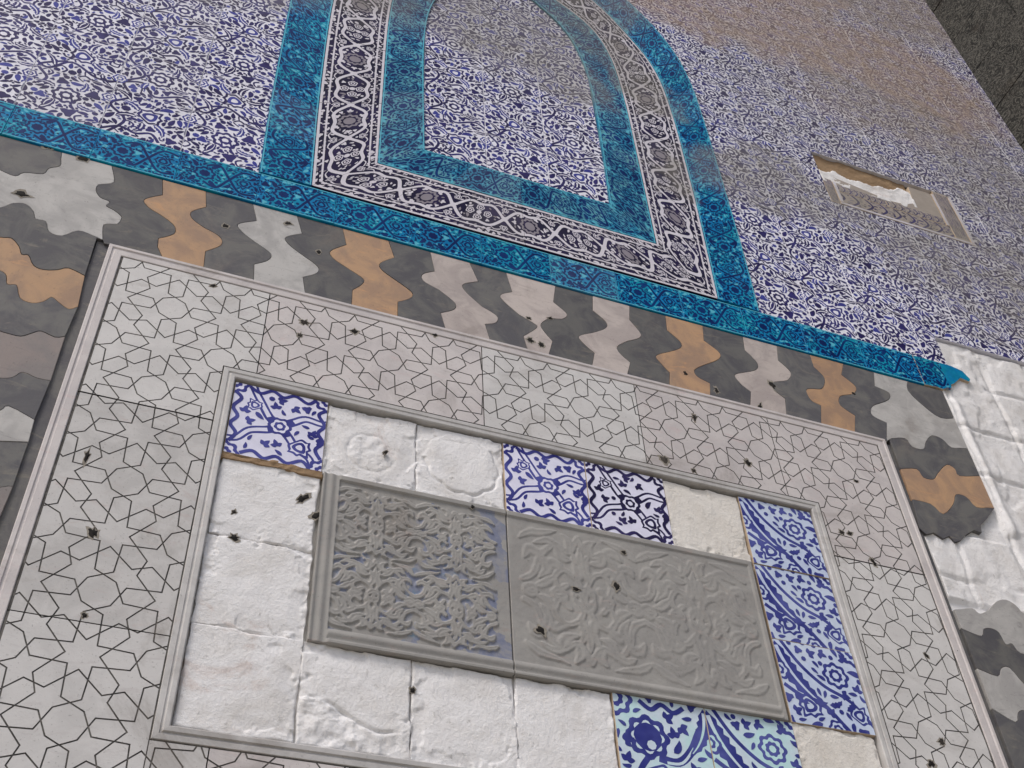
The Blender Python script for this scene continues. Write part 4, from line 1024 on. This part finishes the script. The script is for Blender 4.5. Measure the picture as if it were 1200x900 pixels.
M_DUSTY = glaze('glaze_dusty_pinkish', lin(172, 162, 154), .1)
e = .0015
strip('border_tile', [(x0 + .045, z0 + e), (x1 - e, z0 + e), (x1 - e, z0 + .016), (x0 + .045, z0 + .016)], -.0118, M_BWHITE)
strip('border_tile', [(x1 - .018, z0 + .0175), (x1 - e, z0 + .0175), (x1 - e, z1 - .012), (x1 - .018, z1 - .012)], -.0118, M_BWHITE)
strip('border_tile', [(x0 + .045, z0 + .0175), (x0 + .062, z0 + .0175), (x0 + .062, z1 - .2), (x0 + .045, z1 - .2)], -.0118, M_BWHITE)
strip('border_tile', [(x0 + e, z0 + e), (x0 + .0435, z0 + e), (x0 + .0435, z1 - .19), (x0 + e, z1 - .19)], -.010, M_DUSTY, True)
strip('border_tile', [(x1 - .11, z0 + .10), (x1 - .095, z0 + .10), (x1 - .095, z1 - .03), (x1 - .11, z1 - .03)], -.0112, M_BWHITE)
strip('tile', [(x1 - .0935, z0 + .0175), (x1 - .0195, z0 + .0175), (x1 - .0195, z1 - e), (x1 - .0935, z1 - e)], -.010, M_DUSTY, True)
strip('tile', [(x0 + .0635, z0 + .0175), (x1 - .095, z0 + .0175), (x1 - .095, z0 + .0985), (x0 + .0635, z0 + .0985)], -.009, M_DUSTY, True)
strip('tile', [(x0 + .0635, z0 + .10), (x0 + .30, z0 + .10), (x0 + .30, z0 + .16), (x0 + .24, z0 + .17), (x0 + .16, z0 + .185), (x0 + .0635, z0 + .20)], -.009, M_DUSTY, True)
strip('tile', [(x0 + .3015, z0 + .10), (x1 - .1115, z0 + .10), (x1 - .1115, z1 - .03), (x0 + .475, z1 - .03), (x0 + .46, z0 + .2), (x0 + .40, z0 + .165), (x0 + .3015, z0 + .155)], -.009, M_DUSTY, True)
def hole_h(X, Z):
    v = (Z - z0) / (z1 - z0); edge = .74 + (fbm(X * 9, Z * 3, 91) - .5) * .34
    return np.where(v < edge, .009 + (fbm(X * 25, Z * 25, 92) - .5) * .008, -.003 + (fbm(X * 20, Z * 20, 93) - .5) * .012)
def hole_m(X, Z, H):
    v = (Z - z0) / (z1 - z0); edge = .74 + (fbm(X * 9, Z * 3, 91) - .5) * .34; return (v >= edge).astype(int)
me = field_mesh('broken_bed', x0 + e, x0 + .47, z0 + .145, z1 - e, 90, 50, hole_h, [M_PLASTER, M_TAN_MORTAR], .03, hole_m); link('broken_bed', me, rpn)

# ------------------------------------------------------------------ pock marks and iron stubs
rg = random.Random(77)
def chip(px, py, r, y, root, stretch=1., ang=0.):
    cx, cz = P(px, py); n = 15; m = MB()
    ring_ = []
    for i in range(n):
        t = 6.2832 * i / n; rr = r * rg.uniform(.45, 1.15); a, b_ = rr * math.cos(t) * stretch, rr * math.sin(t)
        ring_.append((cx + a * math.cos(ang) - b_ * math.sin(ang), cz + a * math.sin(ang) + b_ * math.cos(ang)))
    ring_ = ccw(ring_)
    for i in range(n):
        a, b_ = ring_[i - 1], ring_[i]
        m.face([(a[0], y, a[1]), (b_[0], y, b_[1]), (cx + r * .2, y - .0015, cz + r * .1)], M_HOLE)
        m.face([(a[0], y + .006, a[1]), (b_[0], y + .006, b_[1]), (b_[0], y, b_[1]), (a[0], y, a[1])], M_HOLE)
    m.flat([(cx + (p[0] - cx) * rg.uniform(1.25, 1.75), cz + (p[1] - cz) * rg.uniform(1.25, 1.75)) for p in ring_], y + .0003, M_MORTAR)
    m.obj('pock_mark', root)
for px, py, r, st, an in ((355, 383, .011, 1.2, 0), (350, 398, .006, 1.6, 1.2), (413, 393, .010, 1.2, .3), (508, 397, .008, 1.2, 1), (811, 494, .009, 1.4, 1.5), (775, 543, .014, 1.1, .5),
                          (810, 556, .007, 1.4, 1.5), (873, 547, .012, 1, 0), (101, 540, .006, 3.2, 1.5), (108, 630, .010, 1.4, 1.9), (983, 628, .009, 1, 0), (992, 629, .009, 1, 0), (1020, 663, .008, 1.9, 2),
                          (1117, 767, .009, 1.5, 1.5), (1081, 772, .007, 1.5, 1.8), (1000, 568, .006, 1.4, 0), (1098, 873, .010, 1, 0), (1086, 898, .010, 1.2, 1), (248, 340, .007, 1.4, .4), (98, 727, .006, 1, 0), (450, 535, .005, 2, 1)):
    chip(px, py, r, -.0168, fr, st, an)
for px, py, r, st, an in ((353, 587, .010, 1.8, .9), (371, 607, .010, 1.4, .8), (273, 633, .009, 1.3, 0), (482, 812, .006, 1.5, 1.5), (273, 603, .005, 1.4, 1)):
    chip(px, py, r, -.009, su, st, an)
for px, py, r, st, an in ((720, 692, .010, 1.3, 1.4), (630, 743, .009, 1.4, 2.3), (728, 652, .008, 1, 0), (551, 599, .006, 1, 0), (672, 695, .006, 2, 0)):
    chip(px, py, r, -.0165, rp, st, an)
for px, py, r, st, an in ((838, 461, .009, 1.4, 1.8), (903, 454, .012, 1.5, 2), (888, 480, .009, 2.2, 1.1), (801, 440, .009, 1.2, 1.6), (998, 464, .008, 1, 0), (618, 376, .007, 1.2, 0), (643, 376, .007, 1.3, .4),
                          (620, 402, .010, 1.3, 1.9), (632, 407, .010, 1.1, 1.6), (692, 436, .010, 1.8, -.3), (337, 265, .010, 1.1, 1), (263, 268, .009, 1.3, .3), (372, 299, .008, 1.2, 1), (97, 190, .012, 1.3, 1), (56, 175, .014, 1, 1.2), (25, 232, .012, 1.6, .3)):
    chip(px, py, r, -.0115, bord, st, an)
